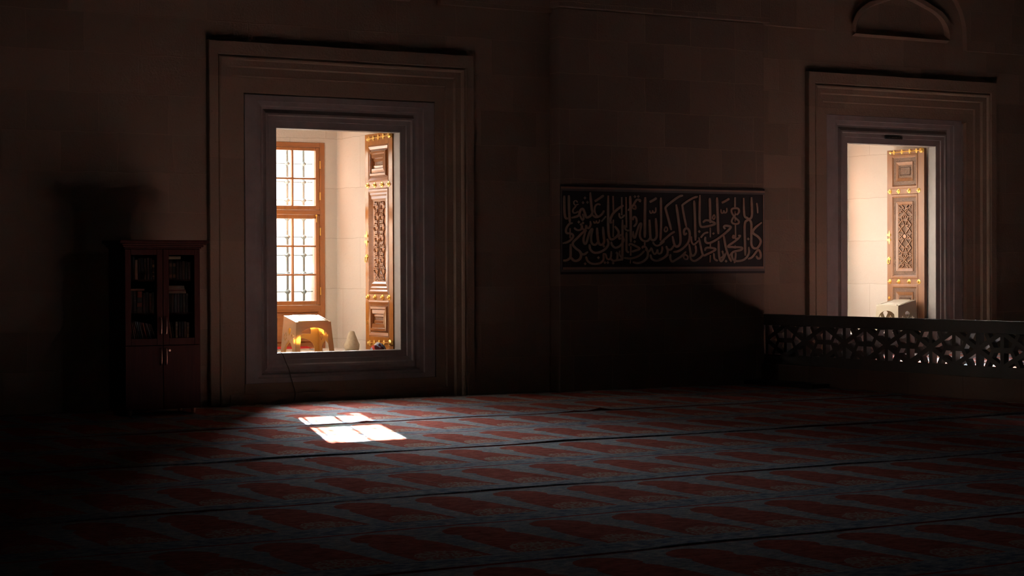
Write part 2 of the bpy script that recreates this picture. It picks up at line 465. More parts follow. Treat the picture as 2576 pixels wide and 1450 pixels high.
def tympanum(name, xa, xb, zb, rise):
    o_ = arch_pts(xa - 0.0, xb, zb, rise); i_ = arch_pts(xa + 0.10, xb - 0.05, zb + 0.075, rise - 0.10)
    b = MB()
    for k in range(len(o_) - 1):
        b.quad((o_[k][0], -0.075, o_[k][1]), (o_[k + 1][0], -0.075, o_[k + 1][1]), (i_[k + 1][0], -0.004, i_[k + 1][1]), (i_[k][0], -0.004, i_[k][1]))
        for (p, q) in ((o_[k], o_[k + 1]),):
            b.quad((p[0], -0.075, p[1]), (p[0] + (p[0] - (xa + xb) / 2) * 0.06, -0.075, p[1] + 0.05), (q[0] + (q[0] - (xa + xb) / 2) * 0.06, -0.075, q[1] + 0.05), (q[0], -0.075, q[1]))
    b.quad((xa, -0.075, zb), (xb, -0.075, zb), (xb - 0.05, -0.004, zb + 0.075), (xa + 0.10, -0.004, zb + 0.075))
    b.quad((xa, -0.075, zb), (xb, -0.075, zb), (xb, -0.001, zb - 0.03), (xa, -0.001, zb - 0.03))
    return struct(b.build(name, M['wall']))
tympanum('trim_4', 17.47, 19.19, 4.60, 0.50)
tympanum('trim_5', 9.05, 10.75, 4.60, 0.50)

# moulded stone and marble window surrounds
def surround(name, stone, marble, w):
    root = struct(empty(name, (w['ox0'], 0, 0)))
    off = Vector((-w['ox0'], 0, 0))
    def shift(mb):
        r = MB(); r.add(mb, lambda p: tuple(Vector(p) + off)); return r
    a = MB(); a.rings(stone); shift(a).build('stone_moulding', M['surround'], root)
    b = MB(); b.rings(marble); shift(b).build('marble_frame', M['marble'], root)
    c = MB(); c.box(marble[0][0] - 0.01, marble[0][1] + 0.01, 0.035, 0.14, -0.012, marble[0][3])
    c.box(marble[0][0] - 0.2, marble[0][1] + 0.2, -0.005, 0.14, -0.012, 0.10)
    shift(c).build('stone_base', M['surround'], root)
    return root
def surround_loops(sx, s, w):
    """sx: left edge, s: scale against window 1"""
    def L(xl, xr, zt, zb, y): return (sx[0] + (xl - 8.234) * s, sx[1] - (11.565 - xr) * s, sx[2] - (3.984 - zt) * s, zb, y)
    zb = -0.012
    stone = [L(8.234, 11.565, 3.984, zb, 0.02), L(8.234, 11.565, 3.984, zb, -0.075), L(8.242, 11.557, 3.976, zb, -0.082), L(8.335, 11.468, 3.840, zb, -0.08), L(8.340, 11.462, 3.832, zb, -0.055),
             L(8.350, 11.452, 3.822, zb, -0.055), L(8.356, 11.446, 3.815, zb, -0.070), L(8.368, 11.434, 3.803, zb, -0.074), L(8.384, 11.418, 3.787, zb, -0.064), L(8.394, 11.406, 3.777, zb, -0.042), L(8.460, 11.338, 3.715, zb, -0.036),
             L(8.472, 11.326, 3.702, zb, 0.004), L(8.540, 11.238, 3.615, zb, 0.006), L(8.550, 11.228, 3.604, zb, 0.036), L(8.690, 11.106, 3.432, zb, 0.040), L(8.702, 11.094, 3.418, zb, 0.085)]
    def K(xl, xr, zt, zb_, y):
        f = 0.545
        return (w['ox0'] - (9.11 - xl) * s, w['ox1'] + (xr - 10.67) * s, w['oz1'] + (zt - 3.06) * s, w['oz0'] - (f - zb_) * s, y)
    marble = [K(8.70, 11.096, 3.420, 0.215, 0.12), K(8.70, 11.096, 3.420, 0.215, 0.040), K(8.705, 11.09, 3.415, 0.22, 0.034), K(8.846, 10.954, 3.352, 0.272, 0.036), K(8.852, 10.948, 3.346, 0.278, 0.052), K(8.90, 10.90, 3.305, 0.308, 0.062),
              K(8.925, 10.875, 3.290, 0.325, 0.095), K(8.945, 10.855, 3.268, 0.345, 0.100), K(8.955, 10.845, 3.25, 0.36, 0.085), K(8.965, 10.838, 3.225, 0.385, 0.062), K(8.985, 10.815, 3.205, 0.41, 0.058), K(9.0, 10.795, 3.19, 0.425, 0.072),
              K(9.044, 10.748, 3.144, 0.470, 0.078), K(9.047, 10.744, 3.140, 0.474, 0.094), K(9.105, 10.675, 3.065, 0.540, 0.098), K(9.11, 10.67, 3.06, 0.545, 0.104), K(9.11, 10.67, 3.06, 0.545, 0.25),
              (w['rx0'] - 0.01, w['rx1'] + 0.01, 3.51, w['fz'] - 0.01, 0.25), (w['rx0'] - 0.01, w['rx1'] + 0.01, 3.51, w['fz'] - 0.01, 0.11)]
    return stone, marble
st, ma = surround_loops(S1, 1.0, W1); surround('trim_6', st, ma, W1)
st, ma = surround_loops(S2, 1.025, W2); surround('trim_7', st, ma, W2)

# ------------------------------------------------------------------ wooden windows at the back of the recesses
def make_window(name, w):
    x0, x1 = w['wx0'], w['wx1']; xc = (x0 + x1) / 2
    root = struct(empty(name, (xc, 2.0, w['fz'])))
    def B(mb, nm, mt, par=root, **k):
        off = Vector((xc, 2.0, w['fz']))
        r = MB(); r.add(mb, lambda p: tuple(Vector(p) - off)); o = r.build(nm, mt, par, **k); return o
    y0, y1 = 1.99, 2.07
    f = MB(); z0 = w['fz']
    for xa in (x0, x1 - 0.068):
        f = MB(); f.box(xa, xa + 0.068, y0, y1, z0, 3.045); B(f, 'jamb', M['window_wood'], bevel=0.004)
    for za, zb in ((2.985, 3.044), (2.156, 2.212), (0.975, 1.036)):
        f = MB(); f.box(x0 + 0.068, x1 - 0.068, y0 + 0.001, y1, za, zb); B(f, 'rail', M['window_rail'], bevel=0.004)
    p = MB(); p.rings([(x0 + 0.068, x1 - 0.068, 0.976, z0, y0 + 0.002), (x0 + 0.085, x1 - 0.085, 0.955, z0 + 0.02, y0 + 0.002), (x0 + 0.10, x1 - 0.10, 0.94, z0 + 0.03, y0 + 0.03), (x0 + 0.14, x1 - 0.14, 0.90, z0 + 0.07, y0 + 0.03), (x0 + 0.16, x1 - 0.16, 0.885, z0 + 0.09, y0 + 0.012)])
    p.quad((x0 + 0.16, y0 + 0.012, 0.885), (x1 - 0.16, y0 + 0.012, 0.885), (x1 - 0.16, y0 + 0.012, z0 + 0.09), (x0 + 0.16, y0 + 0.012, z0 + 0.09))
    B(p, 'bottom_panel', M['window_rail'])
    gx = x1 - 0.12                                      # outer edge of the glass
    for sgn in (-1, 1):
        for (zb, zt, rows, gzb, gzt, bars) in ((2.214, 2.983, 2, 2.265, 2.945, [2.600]), (1.038, 2.154, 3, 1.088, 2.106, [1.765, 1.412])):
            a0 = xc + sgn * 0.004; a1 = xc + sgn * (gx - xc + 0.05)
            g0 = xc + sgn * 0.020; g1 = xc + sgn * (gx - xc)
            lo = lambda p, q: (min(p, q), max(p, q))
            s = MB()
            s.box(*lo(a0, g0), 1.998, 2.052, zb, zt); s.box(*lo(g1, a1), 1.998, 2.052, zb, zt)
            s.box(*lo(g0, g1), 1.999, 2.051, zb, gzb); s.box(*lo(g0, g1), 1.999, 2.051, gzt, zt)
            mid = g1 - sgn * 0.308
            s.box(mid - 0.0115, mid + 0.0115, 2.004, 2.046, gzb, gzt)
            for bz in bars: s.box(*lo(g0, g1), 2.0035, 2.0465, bz - 0.0115, bz + 0.0115)
            so = B(s, 'sash', M['window_wood'], bevel=0.005)
            zs = [gzb] + sorted(bars) + [gzt]
            for xa, xb in ((min(g0, g1), mid), (mid, max(g0, g1))):
                for za, zb2 in zip(zs[:-1], zs[1:]):
                    g = MB(); g.quad((xa, 2.026, za), (xb, 2.026, za), (xb, 2.026, zb2), (xa, 2.026, zb2))
                    B(g, 'pane', M['glass'], so)
            for hz in (zb + 0.17, zt - 0.21):
                h = MB(); h.tube([(a1 + sgn * 0.006, 1.990, hz - 0.048), (a1 + sgn * 0.006, 1.990, hz + 0.048)], 0.008, 10)
                B(h, 'hinge', M['brass'], so, smooth=False)
    k = MB(); k.lathe((gx + 0.0, 1.992, 2.145), [(0.014, 0), (0.014, -0.012), (0.008, -0.02)], 12, 'y'); k.tube([(gx, 1.98, 2.14), (gx + 0.002, 1.982, 2.06)], 0.005, 8)
    B(k, 'latch', M['brass'])
    # iron grille outside: rods with knots at the crossings
    for i in range(-4, 5):
        gxx = x1 - 0.121 + 0.224 * i
        if not (x0 - 0.02 < gxx < x1 + 0.02): continue
        r = MB(); r.tube([(gxx, 2.35, w['fz']), (gxx, 2.35, 3.04)], 0.016, 8)
        for j in range(12):
            kz = 0.515 + 0.2285 * j
            if kz > 3.0: break
            c = Vector((gxx, 2.35, kz)); n = len(r.v); q = 0.032
            pts = []
            for a, b_ in ((1, 0), (0, 1), (-1, 0), (0, -1)):
                pts.append((a * q, b_ * q))
            for dy in (-0.034, 0.034):
                for (a, b_) in pts: r.v.append((c.x + a, c.y + dy, c.z + b_))
            for (a, b_) in [(u * 0.55, v_ * 0.55) for u, v_ in pts]: r.v.append((c.x + a, c.y - 0.055, c.z + b_))
            r.f += [(n + 4, n + 5, n + 6, n + 7), (n + 8, n + 9, n + 10, n + 11)] + [(n + t, n + (t + 1) % 4, n + 4 + (t + 1) % 4, n + 4 + t) for t in range(4)] + [(n + t, n + (t + 1) % 4, n + 8 + (t + 1) % 4, n + 8 + t) for t in range(4)]
        B(r, 'grille_rod', M['iron'])
    for j in range(12):
        kz = 0.515 + 0.2285 * j
        if kz < 3.0:
            hbar = MB(); hbar.tube([(x0, 2.35, kz), (x1, 2.35, kz)], 0.006, 8); B(hbar, 'grille_cross_rod', M['iron'])
    return root
make_window('window_1', W1)
make_window('window_2', W2)

# outside: courtyard paving and an added low wall, shaped to cut off the lowest sun
g = MB(); g.box(-40, 70, 2.4, 80, -0.3, 0.0); struct(g.build('trim_8', M['paving']))
g = MB(); g.box(-10, 38, 3.25, 3.45, 0.0, 1.72); g.box(-10, 10.50, 3.25, 3.45, 1.72, 2.0); g.box(11.0, 38, 3.25, 3.45, 1.72, 2.0)   # slot added to let sun reach the left reading stand
g.box(-10, 38, 3.25, 3.45, 2.0, 2.205)
for c0 in (10.20, 18.70):                              # blocks added to break up the far edge of the sun patch
    for i, (xa, xb, ha, hb) in enumerate(((0.0, 0.13, 2.205, 2.30), (0.13, 0.30, 2.240, 2.305), (0.30, 0.38, 2.205, 2.30), (0.38, 0.45, 2.238, 2.31), (0.45, 0.52, 2.205, 2.305), (0.52, 0.62, 2.235, 2.30))):
        g.box(c0 + xa, c0 + xb + 0.002, 3.27, 3.43, ha, hb)
struct(g.build('wall_sun_mask', M['courtyard']))
g = MB(); g.box(-30, 70, 20.0, 21.0, 0.0, 6.1); struct(g.build('wall_sky_mask', M['courtyard']))     # pale block added to cut the low sky and darken the near floor

# ------------------------------------------------------------------ shutters
def ringsX(loops, X):
    """loops (y0, y1, zb, zt, relief towards -X) on the plane X"""
    mb = MB(); n0 = 0
    for (ya, yb, zb, zt, h) in loops: mb.v += [(X - h, ya, zb), (X - h, yb, zb), (X - h, yb, zt), (X - h, ya, zt)]
    for i in range(len(loops) - 1):
        a = 4 * i; b = a + 4
        for j in range(4): mb.f.append((a + j, a + (j + 1) % 4, b + (j + 1) % 4, b + j))
    return mb
def nest(ya, yb, zb, zt, steps):
    return [(ya + i, yb - i, zb + j, zt - j, h) for (i, j, h) in steps]

def brass_strap(X, ya, yb, za, zb, loz, par, B):
    """long pierced hinge strap from the hinge side (ya, za) to its spear tip (yb, zb)"""
    s = MB(); s.bar((X - 0.006, ya, za), (X - 0.006, yb, zb), 0.012, 0.010, (1, 0, 0))
    for t in loz:
        y = ya + (yb - ya) * t; z = za + (zb - za) * t
        for (dy, dz, r) in ((0, 0.019, 0.010), (0, -0.019, 0.010), (0.011, 0, 0.009), (-0.011, 0, 0.009)):
            s.tube([(X - 0.007, y + dy + r * math.cos(a), z + dz + r * math.sin(a)) for a in [2 * math.pi * k / 10 for k in range(10)]], 0.0045, 6, True)
    n = len(s.v); d = (1 if yb > ya else -1)
    s.v += [(X - 0.006, yb + d * 0.03, zb), (X - 0.006, yb, zb + 0.024), (X - 0.006, yb - d * 0.02, zb), (X - 0.006, yb, zb - 0.024), (X - 0.014, yb, zb)]
    s.f += [(n, n + 1, n + 4), (n + 1, n + 2, n + 4), (n + 2, n + 3, n + 4), (n + 3, n, n + 4)]
    s.lathe((X - 0.012, ya - d * 0.02, za), [(0.036, 0.01), (0.036, -0.012), (0.02, -0.024)], 14, 'x')
    s.box(X - 0.02, X - 0.002, min(ya, ya - d * 0.06), max(ya, ya - d * 0.06), za - 0.022, za + 0.022)
    B(s, 'hinge_strap', M['brass'])
def brass_stud(X, y, z, B, rz=0.034):
    s = MB(); s.lathe((X, y, z), [(0.030, 0), (0.029, -0.004), (0.014, -0.007), (0.012, -0.022), (0.006, -0.026)], 14, 'x')
    r = MB(); r.add(s, lambda p: (p[0], p[1], z + (p[2] - z) * rz / 0.030))
    r.bar((X - 0.016, y - 0.03, z), (X - 0.016, y + 0.03, z), 0.008, 0.008)
    B(r, 'stud', M['brass'])

def make_shutter(X, ya, yb, z0, z1, label, P):
    M = dict(globals()['M'], **P.get('woods', {}))
    root = tag(empty('window_shutter', (X, ya, z0)), label, 'shutter')
    off = Vector((X, ya, z0))
    def B(mb, nm, mt, par=root, **k):
        r = MB(); r.add(mb, lambda p: tuple(Vector(p) - off)); return r.build(nm, mt, par, **k)
    T = 0.045
    hs, fs = P['hs'], P['fs']                    # widths of hinge stile and far stile
    for yq, wq in ((ya, hs), (yb - fs, fs)):
        b = MB(); b.box(X, X + T, yq, yq + wq, z0, z1); B(b, 'stile', M['walnut'], bevel=0.004)
    for (za, zb) in P['rails']:
        b = MB(); b.box(X + 0.0005, X + T, ya + hs, yb - fs, za, zb); B(b, 'rail', M['walnut'])
    for kind, za, zb in P['panels']:
        pa, pb = ya + hs, yb - fs
        if kind == 'deep':
            steps = [(0, 0, 0.0), (0.012, 0.018, 0.006), (0.03, 0.05, -0.004), (0.04, 0.06, -0.012), (0.055, 0.075, 0.012), (0.075, 0.10, 0.016), (0.08, 0.11, 0.002), (0.10, 0.135, 0.010), (0.115, 0.155, 0.014), (0.12, 0.165, -0.006), (0.135, 0.19, 0.0), (0.14, 0.20, -0.012)]
            B(ringsX(nest(pa, pb, za, zb, steps), X), 'panel', M['walnut_dark'])
            i, j, h = steps[-1]
            c = MB(); c.quad((X + 0.012, pa + i, za + j), (X + 0.012, pb - i, za + j), (X + 0.012, pb - i, zb - j), (X + 0.012, pa + i, zb - j)); B(c, 'carved_boss', M['carved'])
        elif kind == 'braid':
            steps = [(0, 0, 0.0), (0.010, 0.014, 0.007), (0.022, 0.035, 0.010), (0.034, 0.055, 0.0), (0.046, 0.075, 0.004), (0.058, 0.095, -0.006), (0.074, 0.125, 0.0), (0.090, 0.15, -0.014), (0.096, 0.16, -0.016)]
            B(ringsX(nest(pa, pb, za, zb, steps), X), 'panel', M['walnut_dark'])
            i, j, h = steps[-1]
            a0, a1, c0, c1 = pa + i, pb - i, za + j, zb - j
            bk = MB(); bk.quad((X + 0.018, a0, c0), (X + 0.018, a1, c0), (X + 0.018, a1, c1), (X + 0.018, a0, c1)); B(bk, 'panel_ground', M['walnut_plain'])
            q = MB(); L = c1 - c0; per = 0.1265 * 2; wd = a1 - a0
            for ctr, ph in ((a0 + wd * 0.27, 0.0), (a0 + wd * 0.73, math.pi)):
                for sg in (-1, 1):
                    for dd in (-0.008, 0.008):
                        pts = []
                        N = int(L / 0.012)
                        for k in range(N + 1):
                            zz = c0 + L * k / N
                            yy = ctr + dd + sg * (wd * 0.115 + wd * 0.06 * math.cos(4 * math.pi * (zz - c0) / per)) + wd * 0.04 * math.cos(2 * math.pi * (zz - c0) / per + ph)
                            pts.append((X + 0.010, yy, zz))
                        q.tube(pts, 0.0055, 6)
                kz = c0 + 0.02; r_ = 0
                while kz < c1 - 0.02:
                    for e in (-0.008, 0.010):
                        yo = ctr + wd * 0.04 * math.cos(2 * math.pi * (kz - c0) / per + ph)
                        q.bar((X + 0.004, yo - wd * 0.135, kz + e), (X + 0.004, yo + wd * 0.135, kz + e), 0.009, 0.010)
                    kz += (0.047, 0.0795)[r_ % 2]; r_ += 1
            for yy in (a0 + wd * 0.5,):
                for sg in (-1, 1):
                    pts = [(X + 0.012, yy + sg * (wd * 0.035 + wd * 0.035 * math.cos(2 * math.pi * (c0 + L * k / 120 - c0) / per)), c0 + L * k / 120) for k in range(121)]
                    q.tube(pts, 0.005, 6)
            B(q, 'braided_lattice', M['walnut_dark'])
        elif kind in ('frame_boss', 'girih'):
            bw = 0.052
            steps = [(0, 0, 0.0), (0.010, 0.012, 0.007), (0.028, 0.036, 0.008), (0.042, 0.052, -0.004), (0.045, 0.055, -0.010)]
            B(ringsX(nest(pa, pb, za, zb, steps), X), 'panel', M['walnut'])
            i, j = 0.045, 0.055
            B(ringsX(nest(pa, pb, za, zb, [(i, j, -0.006), (i + bw, j + bw, -0.006)]), X), 'carved_border', M['carved'])
            ii, jj = i + bw, j + bw
            in2 = [(ii, jj, -0.006), (ii + 0.004, jj + 0.004, 0.003), (ii + 0.03, jj + 0.035, -0.008), (ii + 0.04, jj + 0.05, -0.016)]
            B(ringsX(nest(pa, pb, za, zb, in2), X), 'inner_moulding', M['walnut'])
            ii, jj = ii + 0.04, jj + 0.05
            a0, a1, c0, c1 = pa + ii, pb - ii, za + jj, zb - jj
            if kind == 'frame_boss':
                B(ringsX(nest(a0, a1, c0, c1, [(0, 0, -0.016), (0.025, 0.03, -0.014), (0.028, 0.033, -0.004), (0.04, 0.045, -0.014)]), X), 'inner_border', M['carved'])
                c = MB(); c.quad((X + 0.014, a0 + 0.04, c0 + 0.045), (X + 0.014, a1 - 0.04, c0 + 0.045), (X + 0.014, a1 - 0.04, c1 - 0.045), (X + 0.014, a0 + 0.04, c1 - 0.045)); B(c, 'carved_boss', M['carved'])
            else:
                c = MB(); c.quad((X + 0.018, a0, c0), (X + 0.018, a1, c0), (X + 0.018, a1, c1), (X + 0.018, a0, c1)); B(c, 'panel_ground', M['carved'])
                q = MB(); wd = a1 - a0; L = c1 - c0; cy_, cz_ = (a0 + a1) / 2, (c0 + c1) / 2
                unit = L / 12.0
                def seg(u0, v0, u1, v1, w=0.010):
                    P0 = (X + 0.010, cy_ + u0 * wd / 2, cz_ + v0 * unit); P1 = (X + 0.010, cy_ + u1 * wd / 2, cz_ + v1 * unit)
                    q.bar(P0, P1, 0.016, w, (0, P1[2] - P0[2], -(P1[1] - P0[1])) if True else None)
                def both(*s4):
                    u0, v0, u1, v1 = s4
                    for su in (-1, 1):
                        for sv in (-1, 1): seg(su * u0, sv * v0, su * u1, sv * v1)
                for s4 in [(0.15, 0.6, 0.6, 1.5), (0.6, 1.5, 1.0, 0.7), (0.18, 0.45, 0.95, 0.45), (0.15, 0.6, 0.95, -0.45), (0.6, 1.5, 0.97, 2.2), (0.97, 2.2, 0.4, 3.1), (0.4, 3.1, 0.0, 3.1), (0.6, 1.5, 0.1, 2.1), (0.1, 2.1, 0.5, 2.05), (0.05, 2.1, 0.35, 3.1),
                           (0.35, 3.1, 0.5, 3.7), (0.5, 3.7, 1.0, 3.75), (0.5, 3.7, -0.05, 4.6), (0.0, 4.5, 0.95, 5.9), (0.35, 5.1, 1.0, 4.3), (0.2, 3.6, 0.0, 4.3), (0.45, 4.6, 0.9, 4.6), (0.1, 5.4, 0.9, 5.4), (0.1, 5.4, 0.5, 6.0), (0.0, 5.0, 0.4, 5.4), (0.7, 3.1, 1.0, 3.3)]:
                    both(*s4)
                q.lathe((X + 0.006, cy_, cz_), [(0.032, 0.01), (0.032, -0.004), (0.026, -0.006)], 8, 'x')
                B(q, 'star_lattice', M['walnut_dark'])
    for z in P['studs']:
        for t in P['stud_t']: brass_stud(X, ya + (yb - ya) * t, z, B)
    for z in P['straps']:
        brass_strap(X, ya + 0.06, yb - 0.075, z, z + P['strap_dz'], P['loz'], root, B)
    ey = yb - fs * 0.5
    k = MB()                                    # bolt and escutcheon on the far stile
    zc = P['bolt']
    n = len(k.v)
    k.v += [(X - 0.003, ey, zc + 0.10), (X - 0.003, ey - 0.018, zc + 0.045), (X - 0.003, ey, zc), (X - 0.003, ey + 0.018, zc + 0.045), (X - 0.010, ey, zc + 0.045), (X - 0.003, ey - 0.018, zc - 0.045), (X - 0.003, ey, zc - 0.10), (X - 0.003, ey + 0.018, zc - 0.045), (X - 0.010, ey, zc - 0.045)]
    k.f += [(n, n + 1, n + 4), (n + 1, n + 2, n + 4), (n + 2, n + 3, n + 4), (n + 3, n, n + 4), (n + 2, n + 5, n + 8), (n + 5, n + 6, n + 8), (n + 6, n + 7, n + 8), (n + 7, n + 2, n + 8)]
    for dz in (0.035, -0.035): k.box(X - 0.016, X, ey - 0.034, ey + 0.034, zc + dz - 0.013, zc + dz + 0.013)
    B(k, 'bolt', M['brass'])
    k = MB(); zr = P['ring']
    k.lathe((X, ey, zr + 0.03), [(0.03, 0), (0.028, -0.006), (0.012, -0.018)], 14, 'x')
    k.tube([(X - 0.016, ey + 0.024 * math.sin(a), zr - 0.005 + 0.036 * math.cos(a)) for a in [2 * math.pi * i / 16 for i in range(16)]], 0.006, 8, True)
    B(k, 'ring_handle', M['brass'])
    k = MB(); zk = P['key']; k.lathe((X, ey, zk), [(0.022, 0), (0.020, -0.005), (0.006, -0.006)], 12, 'x'); B(k, 'keyhole_plate', M['brass'])
    return root
make_shutter(10.655, 0.255, 0.952, 0.52, 3.085, 'dark polished shutter with braided lattice panel, standing open in the left window', dict(
    hs=0.10, fs=0.088, rails=[(2.95, 3.085), (2.437, 2.512), (1.108, 1.181), (0.52, 0.676)],
    panels=[('deep', 2.512, 2.95), ('braid', 1.181, 2.437), ('deep', 0.676, 1.108)],
    studs=[2.475, 1.146], stud_t=(0.13, 0.37, 0.64, 0.90), straps=[3.045, 0.618], strap_dz=-0.02, loz=(0.28, 0.5, 0.72, 0.92), bolt=1.84, ring=1.60, key=0.84))
make_shutter(19.015, 0.255, 1.005, 0.56, 3.135, 'carved shutter with star lattice and carved borders, standing open in the right window', dict(
    hs=0.125, fs=0.085, rails=[(3.07, 3.135), (2.510, 2.580), (1.236, 1.310), (0.56, 0.70)],
    panels=[('frame_boss', 2.580, 3.07), ('girih', 1.310, 2.510), ('frame_boss', 0.70, 1.236)],
    studs=[2.548, 1.272], stud_t=(0.14, 0.40, 0.68, 0.92), straps=[3.105, 0.63], strap_dz=-0.004, loz=(0.14, 0.36, 0.62, 0.88), bolt=1.90, ring=1.565, key=1.04, woods=dict(walnut=M['aged_walnut'], walnut_dark=M['aged_walnut_carved'], carved=M['aged_carved'])))

# unseen left leaf of the left window, added to cut light bouncing off the recess wall
b = MB()
leaf = empty('window_shutter', (9.055, 0.255, 0.52)); tag(leaf, 'left leaf of the left window, folded back unseen, added to cut light bouncing in the recess', 'shutter')
b.box(0.0, 0.042, 0.0, 0.70, 0.0, 2.565); b.build('board', M['low_bounce_walnut'], leaf, bevel=0.004)
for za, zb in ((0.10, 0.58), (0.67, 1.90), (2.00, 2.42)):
    b = MB(); b.box(0.040, 0.050, 0.10, 0.61, za, zb); b.build('panel', M['low_bounce_walnut'], leaf, bevel=0.008)

# ------------------------------------------------------------------ reading stands on the recess floors
def arc(cx, cz, rx, rz, a0, a1, n=12):
    return [(cx + rx * math.cos(math.radians(a0 + (a1 - a0) * i / n)), cz + rz * math.sin(math.radians(a0 + (a1 - a0) * i / n))) for i in range(n + 1)]
def petals(cx, cz, r, k=6):
    out = []
    for i in range(k):
        a = 2 * math.pi * (i + 0.5) / k; c = (cx + r * math.cos(a), cz + r * 1.25 * math.sin(a))
        out.append([(c[0] + 0.42 * r * math.cos(b), c[1] + 0.52 * r * math.sin(b)) for b in [2 * math.pi * j / 9 for j in range(9)]])
    return out
def make_stand(name, loc, rz, mt, label, w=0.445, d=0.33, hf=0.36, hb=0.43, flare=0.030):
    root = tag(empty(name, loc, rz), label, 'reading stand')
    T = 0.010
    def lift(h):                                   # panels lean in towards the top
        return lambda t: flare * (1 - t)
    hw_, hd = w / 2, d / 2
    # front (low edge) and back (high edge): wide arches
    fo = [(-hw_, 0), (-hw_ + 0.055, 0)] + [(-hw_ + 0.062, hf * 0.60)] + arc(0, hf * 0.60, hw_ - 0.062, hf * 0.23, 180, 0, 14)[1:-1] + [(hw_ - 0.062, hf * 0.60), (hw_ - 0.055, 0), (hw_, 0), (hw_, hf), (-hw_, hf)]
    f = MB(); f.add(plate(fo, [], T), lambda p: (p[0] * (1 + flare / hw_ * (1 - p[1] / hf)), -hd + p[2] - flare * (1 - p[1] / hf), p[1]))
    f.build('front_panel', mt, root)
    bo = [(-hw_, 0), (-hw_ + 0.055, 0)] + arc(0, hb * 0.10, hw_ - 0.06, hb * 0.28, 180, 0, 14) + [(hw_ - 0.055, 0), (hw_, 0), (hw_, hb), (-hw_, hb)]
    hole = [(-hw_ + 0.10, hb * 0.50), (hw_ - 0.10, hb * 0.50)] + arc(0, hb * 0.58, hw_ - 0.10, hb * 0.26, 0, 180, 14)
    f = MB(); f.add(plate(bo, [hole], T), lambda p: (p[0] * (1 + flare / hw_ * (1 - p[1] / hb)), hd - p[2] + flare * (1 - p[1] / hb), p[1]))
    f.build('back_panel', mt, root)
    for sg in (-1, 1):
        q = hd
        foot = [(-q, 0), (-q + 0.065, 0), (-q + 0.07, hf * 0.16), (-0.055, hf * 0.30), (-0.045, hf * 0.33), (-0.03, hf * 0.345), (0.0, hf * 0.44), (0.03, hf * 0.345), (0.045, hf * 0.33), (0.055, hf * 0.30), (q - 0.07, hf * 0.16), (q - 0.065, 0), (q, 0), (q, hb), (-q, hf)]
        spade = [(0.0, hf * 0.55), (0.018, hf * 0.62), (0.045, hf * 0.74), (0.03, hf * 0.79), (0.012, hf * 0.81), (0.0, hf * 0.835), (-0.012, hf * 0.81), (-0.03, hf * 0.79), (-0.045, hf * 0.74), (-0.018, hf * 0.62)]
        holes = [spade] + petals(-0.088, hf * 0.52, 0.030) + petals(0.088, hf * 0.52, 0.030)
        f = MB(); f.add(plate(foot, holes, T), lambda p, sg=sg: (sg * (hw_ - T / 2 + flare * (1 - min(1, p[1] / hf))) + sg * p[2], p[0] * (1 + flare / q * (1 - min(1, p[1] / hf))), p[1]))
        f.build('side_panel', mt, root)
    t = MB(); zf = lambda y: hf + (hb - hf) * (y + hd) / d
    def tq(x0, x1, y0, y1, h0, h1):
        n = len(t.v)
        for h in (h0, h1):
            for x, y in ((x0, y0), (x1, y0), (x1, y1), (x0, y1)): t.v.append((x, y, zf(y) + h))
        t.f.extend([(n, n + 1, n + 2, n + 3), (n + 4, n + 5, n + 6, n + 7)] + [(n + i, n + (i + 1) % 4, n + 4 + (i + 1) % 4, n + 4 + i) for i in range(4)])
    tq(-hw_ - 0.004, hw_ + 0.004, -hd - 0.004, hd + 0.004, -0.004, 0.006)
    t.build('top', mt, root, bevel=0.004)
    for args in ((-hw_ + 0.03, hw_ - 0.03, -hd + 0.0, -hd + 0.012, 0.006, 0.018), (-hw_ + 0.016, -hw_ + 0.024, -hd + 0.05, hd - 0.04, 0.006, 0.011),
                 (hw_ - 0.024, hw_ - 0.016, -hd + 0.05, hd - 0.04, 0.006, 0.011), (-hw_ + 0.10, hw_ - 0.10, hd - 0.018, hd - 0.008, 0.006, 0.011)):
        t = MB(); tq(*args); t.build('lip', mt, root)
    for sx in (-1, 1):
        b = MB(); b.lathe((sx * (hw_ - 0.035), -hd - 0.006, hf * 0.80), [(0.014, 0), (0.013, -0.004), (0.004, -0.005)], 14, 'y'); b.build('screw_cap', mt, root)
    return root
make_stand('reading_stand', (9.845, 0.865, 0.503), 0.0, M['cream_plastic'], 'cream plastic reading stand on patterned rug, backlit in the left window')
make_stand('reading_stand', (18.735, 0.52, 0.54), -math.pi / 2, M['beige_plastic'], 'beige plastic reading stand turned sideways beside the carved shutter in right window', w=0.44, d=0.32, hf=0.40, hb=0.475, flare=0.022)

# rug in the left recess
def mat_rug():
    t = NT('recess_rug')
    X, Y, Z = t.sep(t.pos())
    v = t.node('ShaderNodeTexVoronoi', feature='F1'); t.put(v.inputs['Vector'], t.comb(X, t.math('MULTIPLY', Y, 0.35))); v.inputs['Scale'].default_value = 17
    c = t.mix(t.math('LESS_THAN', v.outputs['Distance'], 0.36), (0.42, 0.33, 0.24), (0.05, 0.07, 0.11))
    red = t.math('GREATER_THAN', Y, 1.80)
    t.base(t.mix(red, c, (0.33, 0.02, 0.018)))
    return t.set(0.95, 0, 0.1)
r = MB()
for i in range(20):
    ya = 0.30 + 1.66 * i / 20; yb = 0.30 + 1.66 * (i + 1) / 20
    f = lambda y: 0.50 + (0.030 * max(0, (y - 1.7) / 0.26) ** 1.5)
    r.quad((9.0, ya, f(ya) + 0.003), (10.36, ya, f(ya) + 0.003), (10.36, yb, f(yb) + 0.003), (9.0, yb, f(yb) + 0.003))
r.quad((9.0, 0.30, 0.5), (10.36, 0.30, 0.5), (10.36, 0.30, 0.503), (9.0, 0.30, 0.503))
